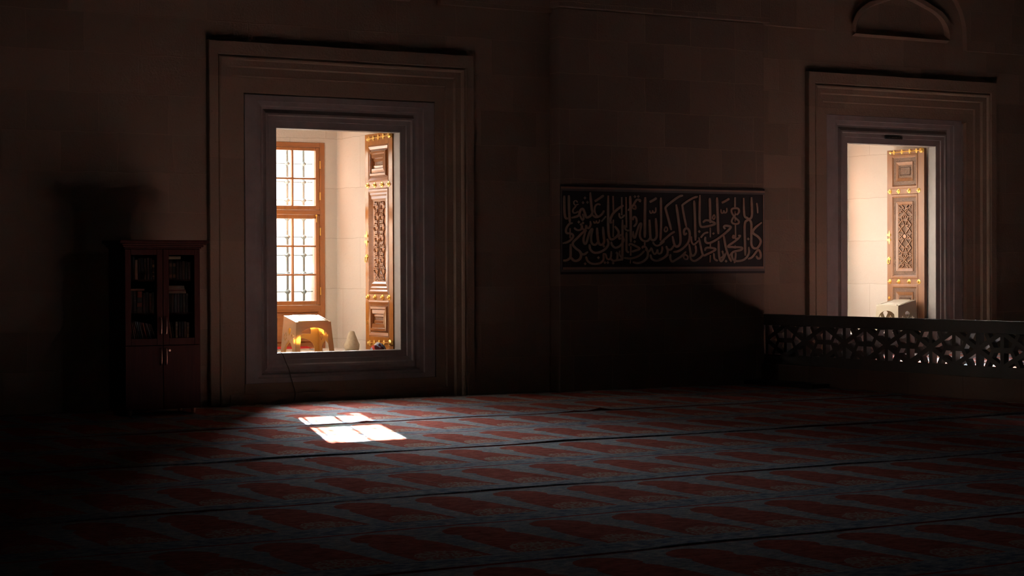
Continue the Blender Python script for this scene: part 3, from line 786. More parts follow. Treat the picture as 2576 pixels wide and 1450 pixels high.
r.quad((9.0, 1.96, 0.5), (10.36, 1.96, 0.5), (10.36, 1.96, 0.533), (9.0, 1.96, 0.533))
tag(r.build('rug', mat_rug()), 'small red bordered rug under the cream reading stand', 'rug')

# loose stone and cloth in the left recess
s = MB(); prof = [(0.082, 0.0), (0.092, 0.03), (0.090, 0.07), (0.074, 0.11), (0.058, 0.155), (0.042, 0.20), (0.034, 0.225), (0.018, 0.236)]
s.lathe((0, 0, 0), prof, 28)
s.v = [(x * (1 + 0.05 * math.sin(7 * z * 9 + 3 * x * 40)), y * (1 + 0.05 * math.cos(5 * z * 11 + y * 60)), z) for x, y, z in s.v]
tag(s.build('cone_stone', mat_plain('rough_cone_stone', (0.42, 0.35, 0.26), 0.95, 0, 0.25, 30), smooth=True, loc=(10.585, 1.18, 0.50)), 'rough conical stone standing by the wall of left window recess', 'stone')
def mat_cloth():
    t = NT('patterned_cloth')
    v = t.node('ShaderNodeTexVoronoi'); t.put(v.inputs['Vector'], t.obj()); v.inputs['Scale'].default_value = 24
    n = t.sep(v.outputs['Color'])
    c = t.mix(t.math('GREATER_THAN', n[0], 0.62), (0.55, 0.50, 0.48), (0.20, 0.28, 0.42))
    c = t.mix(t.math('GREATER_THAN', n[1], 0.62), c, (0.42, 0.05, 0.035))
    c = t.mix(t.math('GREATER_THAN', n[2], 0.75), c, (0.07, 0.015, 0.02))
    t.base(c)
    return t.set(0.9, 0, 0.1)
bm = bmesh.new(); bmesh.ops.create_icosphere(bm, subdivisions=4, radius=1.0)
for v in bm.verts:
    p = v.co; k = 1 + 0.08 * math.sin(6 * p.x + 2 * p.z) + 0.06 * math.sin(9 * p.y + 3 * p.x)
    p.x *= 0.085 * k; p.y *= 0.095 * k; p.z = max(p.z, -0.25) * 0.095 * k
me = bpy.data.meshes.new('cloth_bundle'); bm.to_mesh(me); bm.free()
o = bpy.data.objects.new('cloth_bundle', me); COL.objects.link(o); me.materials.append(mat_cloth())
for p in me.polygons: p.use_smooth = True
o.location = (10.52, 0.36, 0.524)
tag(o, 'red and blue patterned cloth bundle at the foot of the left shutter', 'cloth')

# cable hanging over the left sill
c = MB(); pts = spline([(9.13, 0.20, 0.550), (9.155, 0.10, 0.550), (9.172, 0.070, 0.505), (9.192, 0.055, 0.44), (9.222, 0.040, 0.36), (9.236, 0.020, 0.27), (9.262, 0.018, 0.19), (9.272, -0.012, 0.10), (9.262, -0.016, 0.03), (9.235, -0.03, 0.005)], 6)
c.tube(pts, 0.0045, 6)
tag(c.build('cable', M['cable'], smooth=True), 'thin dark cable hanging over the left window sill to the floor', 'cable')

# small plate on the right lintel
root = tag(empty('name_plate', (18.26, 0.045, 3.24)), 'small dark plate fixed to the lintel of the right window', 'plate')
b = MB(); b.box(-0.15, 0.15, -0.006, 0.02, -0.018, 0.018); b.build('backing', M['black'], root)
b = MB()
for i in range(9):
    x = -0.12 + i * 0.03
    b.bar((x - 0.008, -0.0075, -0.006), (x + 0.006, -0.0075, 0.007 if i % 2 else -0.002), 0.004, 0.004); b.bar((x + 0.004, -0.0075, -0.007), (x + 0.012, -0.0075, 0.004), 0.004, 0.004)
b.build('lettering', mat_plain('plate_lettering', (0.16, 0.12, 0.09), 0.6), root)

# ------------------------------------------------------------------ calligraphy panel
PANEL = empty('calligraphy_panel', (14.22, -0.22, 1.41))
tag(PANEL, 'wide dark calligraphy panel with large pale Arabic lettering on the pier', 'panel')
def pb(mb, nm, mt, **k):
    r = MB(); r.add(mb, lambda p: (p[0] - 14.22, p[1] + 0.22, p[2] - 1.41)); return r.build(nm, mt, PANEL, **k)
b = MB(); b.box(12.672, 15.786, -0.236, -0.22, 1.408, 2.488); pb(b, 'backing', M['black'])
slate, tan_ = mat_plain('slate_band', (0.11, 0.10, 0.095), 0.5), mat_plain('tan_border', (0.27, 0.185, 0.135), 0.6)
for x0_, x1_, z0_, z1_ in ((12.675, 15.783, 2.413, 2.437), (12.675, 15.783, 1.437, 1.462), (12.674, 12.690, 1.462, 2.413), (15.772, 15.784, 1.462, 2.413)):
    b = MB(); b.box(x0_, x1_, -0.240, -0.235, z0_, z1_); pb(b, 'grey_band', slate)
for x0_, x1_, z0_, z1_ in ((12.675, 15.783, 2.437, 2.462), (12.70, 15.771, 1.464, 1.494), (15.757, 15.771, 1.495, 2.412)):
    b = MB(); b.box(x0_, x1_, -0.243, -0.235, z0_, z1_); pb(b, 'border_band', tan_)
def cal(xx, yy):
    return (9.34089152e-04 * xx - 3.13e-06 * yy + 2.197e-08 * xx * xx + 12.6108, 1.925e-05 * xx - 7.86555e-04 * yy - 1.77e-08 * xx * yy + 2.504796)
def vert_(x, y0, y1, dx=6, head=True):
    return [(x, y0), (x + dx * 0.4, y0 + (y1 - y0) * 0.3), (x + dx, y1)]
A = [  # strokes of the left half: (points, width)
 ([(118, 195), (118, 330), (124, 470), (140, 535), (176, 545)], 26), ([(186, 190), (190, 400), (202, 605)], 27), ([(205, 690), (207, 845)], 26), ([(213, 930), (213, 1110), (200, 1150), (150, 1180), (98, 1182)], 26),
 ([(320, 300), (296, 272), (266, 285), (264, 315), (285, 340), (335, 325)], 13), ([(300, 350), (260, 395), (246, 430), (262, 458), (300, 455), (330, 432)], 18),
 ([(512, 145), (520, 260), (535, 400), (545, 450), (520, 500), (470, 528), (445, 510), (425, 450), (400, 400), (370, 410), (350, 455), (345, 485), (310, 512), (222, 535)], 27), ([(355, 495), (385, 555), (402, 565), (412, 530), (395, 470)], 20),
 ([(668, 338), (630, 325), (592, 350), (578, 400), (586, 460), (612, 500), (640, 510)], 20), ([(724, 422), (690, 478), (640, 515), (590, 522), (545, 490)], 25),
 ([(578, 285), (640, 245), (718, 192)], 28), ([(680, 592), (752, 510)], 26),
 ([(566, 582), (574, 612), (600, 605), (606, 582), (618, 612), (644, 600), (655, 560)], 15),
 ([(512, 582), (518, 640), (492, 688), (464, 684), (450, 650), (444, 700), (414, 714), (392, 690), (386, 650), (376, 705), (330, 722), (288, 705), (268, 680)], 22),
 ([(246, 612), (200, 622), (160, 670), (142, 725), (155, 765), (205, 770), (245, 790), (250, 825), (215, 870), (160, 905), (90, 922)], 24),
 ([(458, 725), (395, 760), (318, 838), (256, 898), (248, 945), (295, 1000), (350, 1040), (380, 1080), (420, 1088), (478, 1050)], 26), ([(345, 1030), (372, 1090), (360, 1150), (315, 1185), (262, 1182), (220, 1140)], 28),
 ([(706, 668), (716, 800), (724, 890), (700, 938), (660, 940), (636, 900), (622, 800), (616, 682)], 27), ([(630, 890), (600, 938), (556, 938), (528, 890), (528, 800), (544, 705), (512, 735), (480, 820), (458, 900), (436, 930), (414, 905), (412, 840), (440, 745)], 24),
 ([(770, 850), (788, 930), (745, 1005), (650, 1058), (565, 1060), (512, 1010), (500, 935)], 26),
 ([(712, 1080), (712, 1170), (655, 1225), (545, 1232), (475, 1192), (446, 1120)], 24), ([(700, 1080), (745, 1090), (764, 1150), (800, 1165), (825, 1130), (832, 1040)], 20), ([(815, 1150), (860, 1186), (912, 1176), (925, 1130), (924, 1060)], 24), ([(905, 1180), (980, 1165), (1000, 1110), (1002, 560)], 25), ([(962, 1030), (956, 1085), (985, 1140)], 18),
 ([(785, 195), (784, 600), (796, 800), (830, 862), (885, 842), (935, 790), (938, 735), (884, 658)], 26), ([(858, 200), (864, 450)], 28), ([(862, 560), (860, 825)], 26),
 ([(1018, 345), (950, 385), (870, 455), (828, 525), (815, 585), (838, 618)], 28), ([(990, 218), (992, 495)], 27), ([(1054, 218), (1062, 685)], 30), ([(1118, 200), (1126, 500), (1128, 905)], 28), ([(1128, 965), (1126, 1110)], 25), ([(1124, 1170), (1118, 1230)], 16),
 ([(950, 460), (955, 510), (985, 535), (1038, 490)], 20), ([(1160, 570), (1165, 530), (1190, 520), (1212, 555), (1210, 620), (1170, 670)], 24), ([(1034, 640), (1040, 695), (1078, 728), (1105, 720)], 20),
 ([(1085, 425), (1155, 355), (1195, 290), (1225, 258), (1268, 266), (1262, 296)], 24), ([(1192, 335), (1204, 380), (1190, 400), (1150, 385)], 20),
 ([(985, 840), (955, 850), (952, 815), (985, 795), (1010, 835), (1015, 890), (965, 960), (895, 988), (845, 950), (828, 895)], 24),
 ([(1062, 750), (1062, 980), (1068, 1040), (1100, 1062)], 24), ([(1096, 960), (1120, 930), (1165, 945), (1262, 1000), (1190, 1035), (1140, 1050)], 24),
 ([(1346, 220), (1342, 500), (1340, 835)], 30), ([(1340, 895), (1340, 955)], 26), ([(1412, 295), (1470, 265), (1520, 232)], 27), ([(1414, 420), (1426, 460), (1452, 455), (1460, 425), (1476, 458), (1504, 440), (1508, 375)], 15),
 ([(1506, 538), (1518, 700), (1520, 815), (1488, 868), (1446, 868), (1424, 815), (1412, 560)], 27), ([(1424, 820), (1390, 880), (1325, 885), (1275, 840), (1266, 760), (1288, 625), (1250, 650), (1212, 775), (1188, 838), (1164, 805), (1164, 735)], 24),
 ([(1460, 902), (1500, 950), (1556, 950), (1640, 890)], 20),
 ([(1300, 1000), (1318, 970), (1356, 985), (1385, 1060), (1375, 1140), (1310, 1200), (1230, 1222), (1155, 1205)], 25), ([(1020, 1142), (1140, 1150), (1250, 1110), (1335, 1035)], 24), ([(1345, 1010), (1400, 1045), (1445, 985)], 22),
 ([(1445, 990), (1462, 1050), (1490, 1085), (1520, 1060), (1532, 1020), (1544, 1075), (1585, 1070), (1605, 1020), (1604, 965)], 20), ([(1425, 1090), (1445, 1155), (1510, 1185), (1600, 1160), (1700, 1090)], 24)]
DOTS_A = [(432, 232), (403, 303), (470, 298), (338, 597), (402, 612), (372, 635), (720, 965), (637, 1140), (735, 1215), (780, 1215), (860, 1222), (435, 1232), (1190, 212), (1242, 210), (1187, 897), (915, 1068)]
Bs = [
 ([(14, 225), (16, 600), (8, 880)], 26), ([(350, 192), (280, 216), (155, 308), (88, 372), (92, 425), (130, 560), (172, 720)], 26), ([(90, 665), (68, 715), (86, 745), (112, 722), (108, 685), (84, 668)], 17),
 ([(245, 330), (272, 500), (298, 700), (312, 870), (295, 945), (252, 970), (216, 930), (188, 810)], 27), ([(225, 742), (160, 782), (70, 860), (0, 925)], 24), ([(215, 950), (165, 1015), (110, 1005), (95, 960)], 24), ([(95, 960), (118, 1040), (100, 1100), (50, 1145), (-20, 1165)], 25),
 ([(575, 210), (485, 240), (350, 330), (342, 372), (368, 520), (402, 680)], 24), ([(518, 270), (528, 500), (538, 880)], 28), ([(540, 950), (545, 1050), (512, 1105), (470, 1090), (440, 930)], 25),
 ([(410, 765), (372, 785), (366, 725), (402, 692), (440, 722), (452, 800), (430, 900), (360, 985), (280, 1040), (200, 1052)], 26), ([(475, 815), (480, 900), (520, 938), (585, 880)], 20),
 ([(160, 1085), (158, 1150), (185, 1198), (240, 1172), (330, 1115), (395, 1045)], 24), ([(375, 1085), (420, 1120), (415, 1160), (380, 1160), (358, 1130), (380, 1085)], 18),
 ([(605, 185), (602, 400), (604, 600), (628, 668), (720, 662), (838, 625), (780, 588), (700, 570), (652, 605)], 25), ([(755, 230), (760, 400), (762, 615)], 28), ([(763, 680), (765, 830)], 24), ([(765, 920), (765, 975)], 24), ([(765, 1100), (758, 1210)], 22),
 ([(820, 480), (798, 530), (816, 555), (836, 525), (822, 482)], 16), ([(865, 222), (875, 500), (886, 780)], 28), ([(888, 880), (898, 1110), (925, 1190), (965, 1150), (1000, 1060)], 26),
 ([(735, 752), (672, 772), (618, 835)], 22), ([(590, 830), (620, 980), (655, 1098), (720, 1085), (845, 1015), (770, 988), (700, 992), (680, 1035)], 24), ([(455, 1085), (472, 1165), (530, 1188), (610, 1140), (660, 1085)], 24),
 ([(990, 705), (970, 670), (1000, 652), (1070, 668), (1055, 705), (960, 790), (860, 862), (765, 912), (705, 910), (684, 870), (690, 820)], 26), ([(936, 305), (990, 280), (1055, 240)], 26), ([(925, 400), (932, 455), (962, 456), (970, 425), (985, 458), (1012, 440), (1014, 380)], 16),
 ([(1140, 220), (1140, 370)], 30), ([(1170, 490), (1200, 440), (1185, 392), (1120, 388), (1085, 410), (1092, 460), (1140, 530), (1195, 580), (1185, 620), (1120, 622), (1088, 590), (1110, 530), (1160, 470)], 22), ([(1140, 430), (1140, 590)], 20), ([(1145, 640), (1148, 830)], 26), ([(1140, 950), (1142, 1000)], 24), ([(1148, 1060), (1145, 1130), (1130, 1222)], 24),
 ([(1120, 850), (1104, 825), (1120, 800), (1150, 850), (1195, 840), (1218, 805), (1185, 805)], 20), ([(1200, 845), (1120, 900), (1032, 968), (1110, 978), (1240, 985), (1232, 1020), (1120, 1048), (1092, 1080), (1100, 1145), (1145, 1188), (1240, 1182), (1310, 1140), (1350, 1060), (1346, 975)], 25),
 ([(965, 800), (1000, 985), (1040, 1110), (1085, 1200)], 26), ([(1085, 1065), (1040, 1140)], 26), ([(950, 1050), (960, 1110), (920, 1150)], 20), ([(815, 1070), (828, 1155), (880, 1188)], 22),
 ([(1270, 230), (1280, 490), (1330, 540), (1385, 610), (1388, 800), (1390, 940), (1430, 995), (1490, 980), (1530, 890), (1490, 820), (1412, 760), (1440, 690), (1545, 602)], 26), ([(1390, 218), (1394, 500), (1340, 560), (1288, 625), (1290, 900), (1296, 1110)], 27),
 ([(1468, 305), (1480, 380), (1484, 465)], 18), ([(1335, 1158), (1400, 1130), (1465, 1045), (1500, 1022), (1528, 1075), (1525, 1140), (1490, 1150), (1460, 1110)], 25)]
DOTS_B = [(598, 742), (812, 770), (1005, 1192), (950, 1048), (1342, 855)]
let = MB()
def stroke(pts, w, dx):
    P = spline([(x + dx, y, 0) for x, y in pts], 6)
    n = len(P); L = []
    for i, p in enumerate(P):
        t = (P[min(i + 1, n - 1)] - P[max(i - 1, 0)]); t.normalize()
        nr = Vector((-t.y, t.x, 0))
        e = min(i, n - 1 - i) / max(1, n)
        k = 1.0 if e > 0.06 else 0.62 + 6.3 * e
        hwid = w * 0.66 * k
        L.append((p + nr * hwid, p - nr * hwid))
    stroke.n += 1
    yf, yk = -0.243 - 0.00002 * stroke.n, -0.236
    for (a, b), (c_, d) in zip(L[:-1], L[1:]):
        yf -= 0.000012
        q = [cal(v.x, v.y) for v in (a, b, d, c_)]
        let.quad(*[(x, yf, z) for x, z in q])
        let.quad((q[0][0], yf, q[0][1]), (q[3][0], yf, q[3][1]), (q[3][0], yk, q[3][1]), (q[0][0], yk, q[0][1]))
        let.quad((q[1][0], yf, q[1][1]), (q[2][0], yf, q[2][1]), (q[2][0], yk, q[2][1]), (q[1][0], yk, q[1][1]))
stroke.n = 0
for pts, w in A: stroke(pts, w, 0)
for pts, w in Bs: stroke(pts, w, 1570)
for d, dx in ((DOTS_A, 0), (DOTS_B, 1570)):
    for x, y in d:
        stroke([(x - 12, y - 14), (x, y), (x + 12, y + 14)], 30, dx) if False else None
        q = [cal(x + dx + a, y + b) for a, b in ((0, -24), (21, 0), (0, 24), (-21, 0))]
        let.quad(*[(u, -0.243, v) for u, v in q])
        for i in range(4):
            a, b = q[i], q[(i + 1) % 4]; let.quad((a[0], -0.243, a[1]), (b[0], -0.243, b[1]), (b[0], -0.236, b[1]), (a[0], -0.236, a[1]))
pb(let, 'lettering', mat_plain('tan_lettering', (0.37, 0.255, 0.185), 0.6, 0, 0.2, 30))
sg = MB()
for r_ in range(3):
    for i in range(6):
        x, y = 112 + i * 20, 1205 + r_ * 28
        a, b = cal(x, y + 8), cal(x + 15, y - (6 if i % 2 else -8)); sg.bar((a[0], -0.238, a[1]), (b[0], -0.238, b[1]), 0.004, 0.004)
pb(sg, 'signature', mat_plain('faint_signature', (0.07, 0.05, 0.04), 0.7))

# ------------------------------------------------------------------ pierced balustrade and raised platform
BX = 15.79; TH = 0.075
bal = tag(empty('balustrade', (BX, -0.2, 0)), 'dark pierced stone balustrade with star lattice below the right window', 'balustrade')
def bb(mb, nm, mt, **k):
    r = MB(); r.add(mb, lambda p: (p[0] - BX, p[1] + 0.2, p[2])); return r.build(nm, mt, bal, **k)
YE = -8.6
b = MB(); b.box(BX - 0.012, BX + TH + 0.012, YE, -0.005, 0.742, 0.883); bb(b, 'top_rail', M['dark_marble'], bevel=0.008)
b = MB(); b.box(BX, BX + TH, YE, -0.005, 0.25, 0.372); bb(b, 'bottom_rail', M['dark_marble'])
b = MB(); b.box(BX - 0.045, BX + TH + 0.02, YE, -0.005, -0.012, 0.25); bb(b, 'plinth', mat_stone('plinth_stone', (0.20, 0.13, 0.10), (0.15, 0.10, 0.08), (0.12, 0.08, 0.06), row=0.6, width=1.1), bevel=0.006)
zt, zb, zm = 0.745, 0.368, 0.557
xm = BX + TH / 2
AY = [-0.640 - 0.7425 * i for i in range(-1, 11)]
BYs = [a - 0.37125 for a in AY]
panel_edges = [0.0, BYs[2], BYs[5], BYs[8], YE]
for y1, y0 in zip(panel_edges[:-1], panel_edges[1:]):
    q = MB()
    def seg(ya, za, yb, zb_, w=0.057):
        # keep to this panel's length
        if not (y0 - 0.001 < (ya + yb) / 2 <= y1 - 0.001) or max(ya, yb) > -0.004: return
        q.bar((xm, ya, za), (xm, yb, zb_), w, TH - 0.004 * random.random(), (1, 0, 0))
    for a in AY:
        seg(a, zb, a, zt); seg(a - 0.135, zm, a + 0.135, zm)
        for s_ in (-1, 1):
            seg(a, zt + 0.01, a + s_ * 0.37125, zm); seg(a, zb - 0.01, a + s_ * 0.37125, zm)
            seg(a + s_ * 0.135, zm, a + s_ * 0.245, zt, 0.05); seg(a + s_ * 0.135, zm, a + s_ * 0.245, zb, 0.05)
    for c_ in BYs: seg(c_, zb, c_, zt)
    bb(q, 'lattice_panel', M['dark_marble'])
pf = MB(); pf.box(BX + TH + 0.02, RXR, YE, 0.0, -0.012, 0.285)
struct(pf.build('trim_9', M['plaster']))

# ------------------------------------------------------------------ prayer carpets in rolls
def carpet(x0, x1, y_far, y_near, phase, label, lip, z=0.0, humps=(), ny=22, ridge_far=0.0, ridge_near=0.0):
    nx = int((x1 - x0) / 0.08); mb = MB(); D = y_far - y_near
    for j in range(ny + 1):
        t = j / ny
        t = t - 0.14 * math.sin(2 * math.pi * t) / 1.0         # finer towards both edges
        y = y_far - D * t
        for i in range(nx + 1):
            x = x0 + (x1 - x0) * i / nx
            edge = max(0.0, (t - 1 + 0.08) / 0.08)
            zz = lip * edge ** 2 * (0.8 + 0.3 * math.sin(x * 2.3 + phase * 9) + 0.15 * math.sin(x * 7.1)) + 0.003 * math.sin(x * 3.7 + y * 5) * math.sin(y * 2.9 + x)
            rd = math.exp(-((x - 8.6) / 1.25) ** 4)
            zz += ridge_near * rd * max(0.0, 1 - (1 - t) * D / 0.45) ** 1.5 + ridge_far * rd * max(0.0, 1 - t * D / 0.20)
            for hx, hw_, hh in humps:
                zz += hh * edge * math.exp(-((x - hx) / hw_) ** 2)
            yy = y - (0.006 * math.sin(x * 1.7 + phase) if j == ny else 0)
            mb.v.append((x, yy, z + max(zz, -0.004)))
    n = nx + 1
    for j in range(ny):
        for i in range(nx): mb.f.append((j * n + i, j * n + i + 1, (j + 1) * n + i + 1, (j + 1) * n + i))
    k = len(mb.v)
    for i in range(n):
        vx = mb.v[ny * n + i]; mb.v.append((vx[0], vx[1] + 0.004, z - 0.012 + (vx[2] - z) * 0.75))
    for i in range(nx): mb.f.append((ny * n + i, ny * n + i + 1, k + i + 1, k + i))
    k2 = len(mb.v)
    for i in range(n):
        vx = mb.v[i]; mb.v.append((vx[0], vx[1], z - 0.012))
    for i in range(nx): mb.f.append((i, i + 1, k2 + i + 1, k2 + i))
    o = mb.build('prayer_carpet', mat_carpet('prayer_carpet_pattern', phase, y_far), smooth=False)
    return tag(o, label, 'carpet', 'prayer carpet rolls')
XL, XR = -4.0, BX - 0.05
carpet(XL, XR, -0.275, -3.045, 6.12, 'red niche prayer carpet lying nearest the back wall', 0.006, humps=((8.62, 0.07, 0.018), (11.33, 0.09, 0.030), (11.02, 0.08, 0.013)))
carpet(XL, XR, -3.058, -5.812, 6.17, 'red niche prayer carpet second from the back wall, with a raised near edge', 0.011)
carpet(XL, 6.60, -5.835, -8.590, 6.10, 'left half of the third prayer carpet row from the back wall', 0.006)
carpet(6.608, XR, -5.835, -8.590, 6.13, 'right half of the third prayer carpet row from the back wall', 0.007)
carpet(XL, XR, -8.606, -11.365, 6.15, 'prayer carpet row lying fourth from the back wall', 0.006)
carpet(XL, XR, -11.38, -14.14, 6.12, 'prayer carpet row nearest the viewer', 0.008)
wbord = MB(); wbord.box(XL, 12.6, -0.268, -0.082, -0.012, -0.004)
def mat_edge():
    t = NT('edge_carpet'); n = t.noise(t.pos(), 20, 4)
    t.base(t.mix(t.ramp(n, [(0.45, 0.0), (0.52, 1.0)]), (0.03, 0.035, 0.05), (0.20, 0.17, 0.14))); return t.set(0.95, 0, 0.1)
tag(wbord.build('carpet_strip', mat_edge()), 'narrow dark patterned carpet strip along the foot of the wall', 'carpet')
carpet(BX + TH + 0.03, 25.0, -0.02, -2.79, 16.9, 'sunlit prayer carpet on the raised platform behind the balustrade', 0.004, z=0.298)
carpet(BX + TH + 0.03, 25.0, -2.80, -5.57, 16.9, 'farther prayer carpet row on the raised platform, away from the window', 0.004, z=0.298)
carpet(BX + TH + 0.03, 25.0, -5.58, -8.35, 16.9, 'third prayer carpet row on the raised platform, at the right edge of view', 0.004, z=0.298)
sx = MB(); sx.box(15.46, 15.735, -1.55, -0.24, 0.004, 0.055)  # dark block put in for the shade along the plinth's foot
tag(sx.build('shade_block', M['black'], bevel=0.006), 'low dark block standing in for shade at the foot of the balustrade beside the pier', 'step')

# ------------------------------------------------------------------ bookcase and its books
CX, CY = 7.32, -1.03
case = tag(empty('bookcase', (CX, CY, 0)), 'dark mahogany bookcase with glass upper doors left of the window', 'bookcase')
hw_, dp = 0.405, 0.47
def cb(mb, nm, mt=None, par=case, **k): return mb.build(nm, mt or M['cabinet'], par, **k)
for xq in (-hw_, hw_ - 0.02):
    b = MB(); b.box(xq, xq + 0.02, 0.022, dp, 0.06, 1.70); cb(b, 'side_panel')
b = MB(); b.box(-hw_ + 0.02, hw_ - 0.02, dp - 0.015, dp, 0.06, 1.70); cb(b, 'back_panel')
for args in ((-hw_ + 0.02, hw_ - 0.02, 0.022, dp - 0.015, 0.06, 0.085), (-0.012, 0.012, 0.03, dp - 0.015, 0.085, 1.68), (-hw_ + 0.02, hw_ - 0.02, 0.022, dp - 0.015, 1.68, 1.70)):
    b = MB(); b.box(*args); cb(b, 'carcass_board')
SH = (0.745, 1.045, 1.385)
for z in SH:
    b = MB(); b.box(-hw_ + 0.02, hw_ - 0.02, 0.04, dp - 0.015, z - 0.02, z); cb(b, 'shelf')
b = MB()
for (o_, za, zb_) in ((0.012, 1.70, 1.715), (0.03, 1.715, 1.735), (0.05, 1.735, 1.752), (0.075, 1.752, 1.785)):
    b.box(-hw_ - o_, hw_ + o_, -o_, dp, za, zb_)
cb(b, 'cornice', bevel=0.006)
for sx_ in (-1, 1):
    d = MB(); x0, x1 = sorted((sx_ * 0.003, sx_ * (hw_ - 0.001)))
    d.box(x0, x0 + 0.062, 0, 0.02, 0.715, 1.695); d.box(x1 - 0.062, x1, 0, 0.02, 0.715, 1.695); d.box(x0 + 0.062, x1 - 0.062, 0.0005, 0.0195, 0.715, 0.785); d.box(x0 + 0.062, x1 - 0.062, 0.0005, 0.0195, 1.635, 1.695)
    do = cb(d, 'glass_door', bevel=0.004)
    g = MB(); g.box(x0 + 0.06, x1 - 0.06, 0.009, 0.013, 0.78, 1.64); cb(g, 'glass_pane', M['door_glass'], do)
    hx = sx_ * 0.028
    def handle(par, za, zb_):
        h = MB(); h.tube(spline([(hx, 0.0, zb_ - 0.01), (hx, -0.022, zb_ - 0.02), (hx, -0.030, (za + zb_) / 2), (hx, -0.022, za + 0.02), (hx, 0.0, za + 0.01)], 6), 0.007, 8); cb(h, 'handle', M['bronze'], par, smooth=True)
    handle(do, 0.815, 1.005)
    d = MB(); d.box(x0, x1, 0, 0.02, 0.065, 0.709); do = cb(d, 'lower_door', bevel=0.003); handle(do, 0.505, 0.69)
    if sx_ > 0:
        l = MB(); l.lathe((0.07, 0.0, 0.66), [(0.011, 0), (0.011, -0.004), (0.004, -0.005)], 12, 'y'); cb(l, 'lock', M['bronze'], do)
for fx in (-1, 1):
    for fy in (0.05, dp - 0.05):
        f = MB(); f.lathe((fx * (hw_ - 0.06), fy, 0.0), [(0.02, 0.002), (0.024, 0.02), (0.028, 0.06)], 14); cb(f, 'foot', M['bronze'])

BOOKC = {}
def bookmat(c):
    if c not in BOOKC: BOOKC[c] = mat_plain('book_cloth', c, 0.6, 0, 0.2, 40)
    return BOOKC[c]
def book(x, z, t, h, dpt, col, label, group=None, lean=0.0, lying=False, band=None, y=0.045):
    """x, z: lower left corner relative to the case"""
    w, hh = (h, t) if lying else (t, h)
    b = MB()
    b.box(0, w, 0.004, dpt, 0, hh)
    if not lying:
        n = len(b.v); b.v += [(w * 0.12, 0.0, 0), (w * 0.88, 0.0, 0), (w * 0.88, 0.0, hh), (w * 0.12, 0.0, hh)]
        b.f += [(n, n + 1, n + 2, n + 3), (0, n, n + 3, 4), (n + 1, 1, 5, n + 2)]
    o = b.build('book', bookmat(col))
    o.location = (CX + x, CY + y, z); o.rotation_euler = (0, lean, 0)
    if band:
        for f0, f1 in band[1]:
            bnd = MB(); bnd.box(w * 0.1, w * 0.9, -0.0012, 0.001, hh * f0, hh * f1); bnd.build('spine_label', bookmat(band[0]), o)
    return tag(o, label, 'book', group)
DARK = [(0.05, 0.02, 0.018), (0.03, 0.03, 0.035), (0.06, 0.035, 0.02), (0.025, 0.035, 0.03)]
# top left
g_ = 'dark books on the top left shelf'
xs = -0.375
book(xs, 1.385, 0.035, 0.245, 0.2, (0.09, 0.07, 0.055), 'grey brown book at the left end of the top left shelf')
x = xs + 0.040
for i in range(2): book(x, 1.385, 0.024, 0.23, 0.2, DARK[1], 'dark upright book behind glass on the top left shelf', g_); x += 0.026
book(x, 1.385, 0.032, 0.20, 0.2, (0.34, 0.19, 0.13), 'pale tan spined book standing on the top left shelf'); x += 0.036
for i in range(5): book(x, 1.385, 0.028, 0.215 + 0.006 * (i % 2), 0.2, DARK[i % 3], 'dark upright book behind glass on the top left shelf', g_); x += 0.030
book(x, 1.385, 0.026, 0.20, 0.2, (0.08, 0.03, 0.02), 'dark book with gilt bands at the right of the top left shelf', band=((0.35, 0.22, 0.10), [(0.15, 0.18), (0.35, 0.38), (0.62, 0.75)]))
# top right
g_ = 'dark books on the top right shelf'
x = 0.045
for i in range(3):
    book(x, 1.385, 0.036, 0.205, 0.2, DARK[(i + 1) % 4], ('first', 'second', 'third')[i] + ' gilt banded dark book from the left on the top right shelf', band=((0.20, 0.10, 0.06) if i else (0.30, 0.08, 0.05), [(0.08, 0.24), (0.64, 0.80)])); x += 0.039
for i in range(5): book(x, 1.385, 0.030, 0.20 - 0.006 * i, 0.2, DARK[i % 4], 'dark upright book behind glass on the top right shelf', g_); x += 0.032
book(0.048, 1.5915, 0.028, 0.165, 0.14, (0.62, 0.46, 0.30), 'cream book lying flat on top of the books, top right shelf', lying=True)
# middle left
g_ = 'dark books on the middle left shelf'
x = xs
for i in range(2): book(x, 1.045, 0.034, 0.225, 0.2, DARK[(i + 1) % 4], 'dark upright book behind glass on the middle left shelf', g_); x += 0.036
book(x, 1.045, 0.034, 0.225, 0.2, (0.04, 0.02, 0.02), 'dark ribbed spine book left of the red labelled volume', band=((0.14, 0.10, 0.07), [(0.12, 0.14), (0.55, 0.57), (0.80, 0.82)])); x += 0.037
book(x, 1.045, 0.062, 0.225, 0.2, (0.035, 0.035, 0.03), 'thick black volume with red spine labels on the middle left shelf', band=((0.30, 0.07, 0.04), [(0.28, 0.46), (0.70, 0.97)])); x += 0.066
for i in range(4): book(x, 1.045, 0.030, 0.20 + 0.01 * (i % 2), 0.2, DARK[i % 4], 'dark upright book behind glass on the middle left shelf', g_); x += 0.032
book(xs + 0.005, 1.2715, 0.018, 0.19, 0.15, (0.30, 0.09, 0.06), 'thin reddish book lying flat across the middle left shelf books', lying=True)
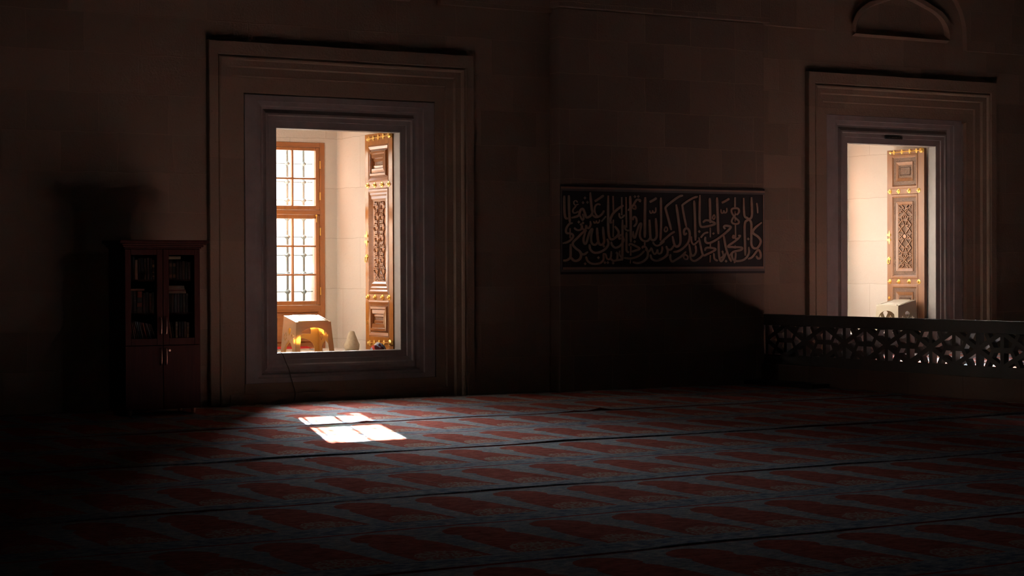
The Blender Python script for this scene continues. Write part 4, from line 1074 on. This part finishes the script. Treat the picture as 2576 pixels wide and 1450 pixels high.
# middle right
g_ = 'dark books on the middle right shelf'
x = 0.045
for i in range(8): book(x, 1.045, 0.029, 0.195, 0.2, DARK[(i * 3) % 4], 'dark upright book under the papers on the middle right shelf', g_); x += 0.031
for i in range(4): book(0.045 + 0.004 * (i % 2), 1.2412 + 0.0195 * i, 0.018, 0.225 - 0.008 * i, 0.17, ((0.42, 0.30, 0.21), (0.25, 0.10, 0.07), (0.40, 0.28, 0.19), (0.34, 0.24, 0.16))[i], ('lowest', 'second', 'third', 'topmost')[i] + ' of the flat bound papers piled on the middle right books', 'papers on the middle right shelf', lying=True)
# lower left: thin books leaning together
cols = [(0.24, 0.10, 0.075), (0.25, 0.12, 0.09), (0.22, 0.10, 0.08), (0.10, 0.10, 0.10), (0.07, 0.13, 0.17), (0.20, 0.21, 0.22), (0.12, 0.03, 0.025), (0.36, 0.09, 0.05), (0.09, 0.04, 0.03), (0.14, 0.14, 0.15), (0.06, 0.03, 0.025), (0.10, 0.06, 0.05)]
nm = ['red brown', 'dusty red', 'faded red', 'charcoal', 'dark teal', 'pale grey', 'dark maroon', 'bright red', 'brown', 'slate grey', 'black brown', 'umber']
for i, c_ in enumerate(cols):
    an = -(0.16 + 0.016 * i)
    book(xs + 0.062 + 0.0225 * i, 0.7465 + 0.0035, 0.0165, 0.228 - 0.004 * i, 0.19, c_, '%s thin book leaning in the row on the bottom left shelf' % nm[i], 'leaning books on the bottom left shelf', lean=an)
# lower right
book(0.105, 0.750, 0.018, 0.205, 0.19, (0.22, 0.14, 0.09), 'brown book leaning at the left of the bottom right shelf', lean=-0.16)
book(0.128, 0.750, 0.016, 0.19, 0.19, (0.08, 0.06, 0.05), 'dark book leaning beside the brown one, bottom right shelf', lean=-0.17)
x = 0.150
book(x, 0.745, 0.028, 0.205, 0.2, (0.16, 0.09, 0.055), 'tan ribbed volume with gilt bands, bottom right shelf', band=((0.45, 0.30, 0.16), [(0.0, 0.30), (0.62, 0.65), (0.82, 0.85)])); x += 0.032
for i in range(3): book(x, 0.745, 0.028, 0.205, 0.2, DARK[i], 'dark upright book behind glass on the bottom right shelf', 'dark books on the bottom right shelf'); x += 0.030
book(x, 0.745, 0.03, 0.195, 0.2, (0.10, 0.055, 0.04), 'brown ribbed volume at the right of the bottom right shelf', band=((0.22, 0.13, 0.08), [(0.1, 0.4), (0.72, 0.74), (0.9, 0.92)]))
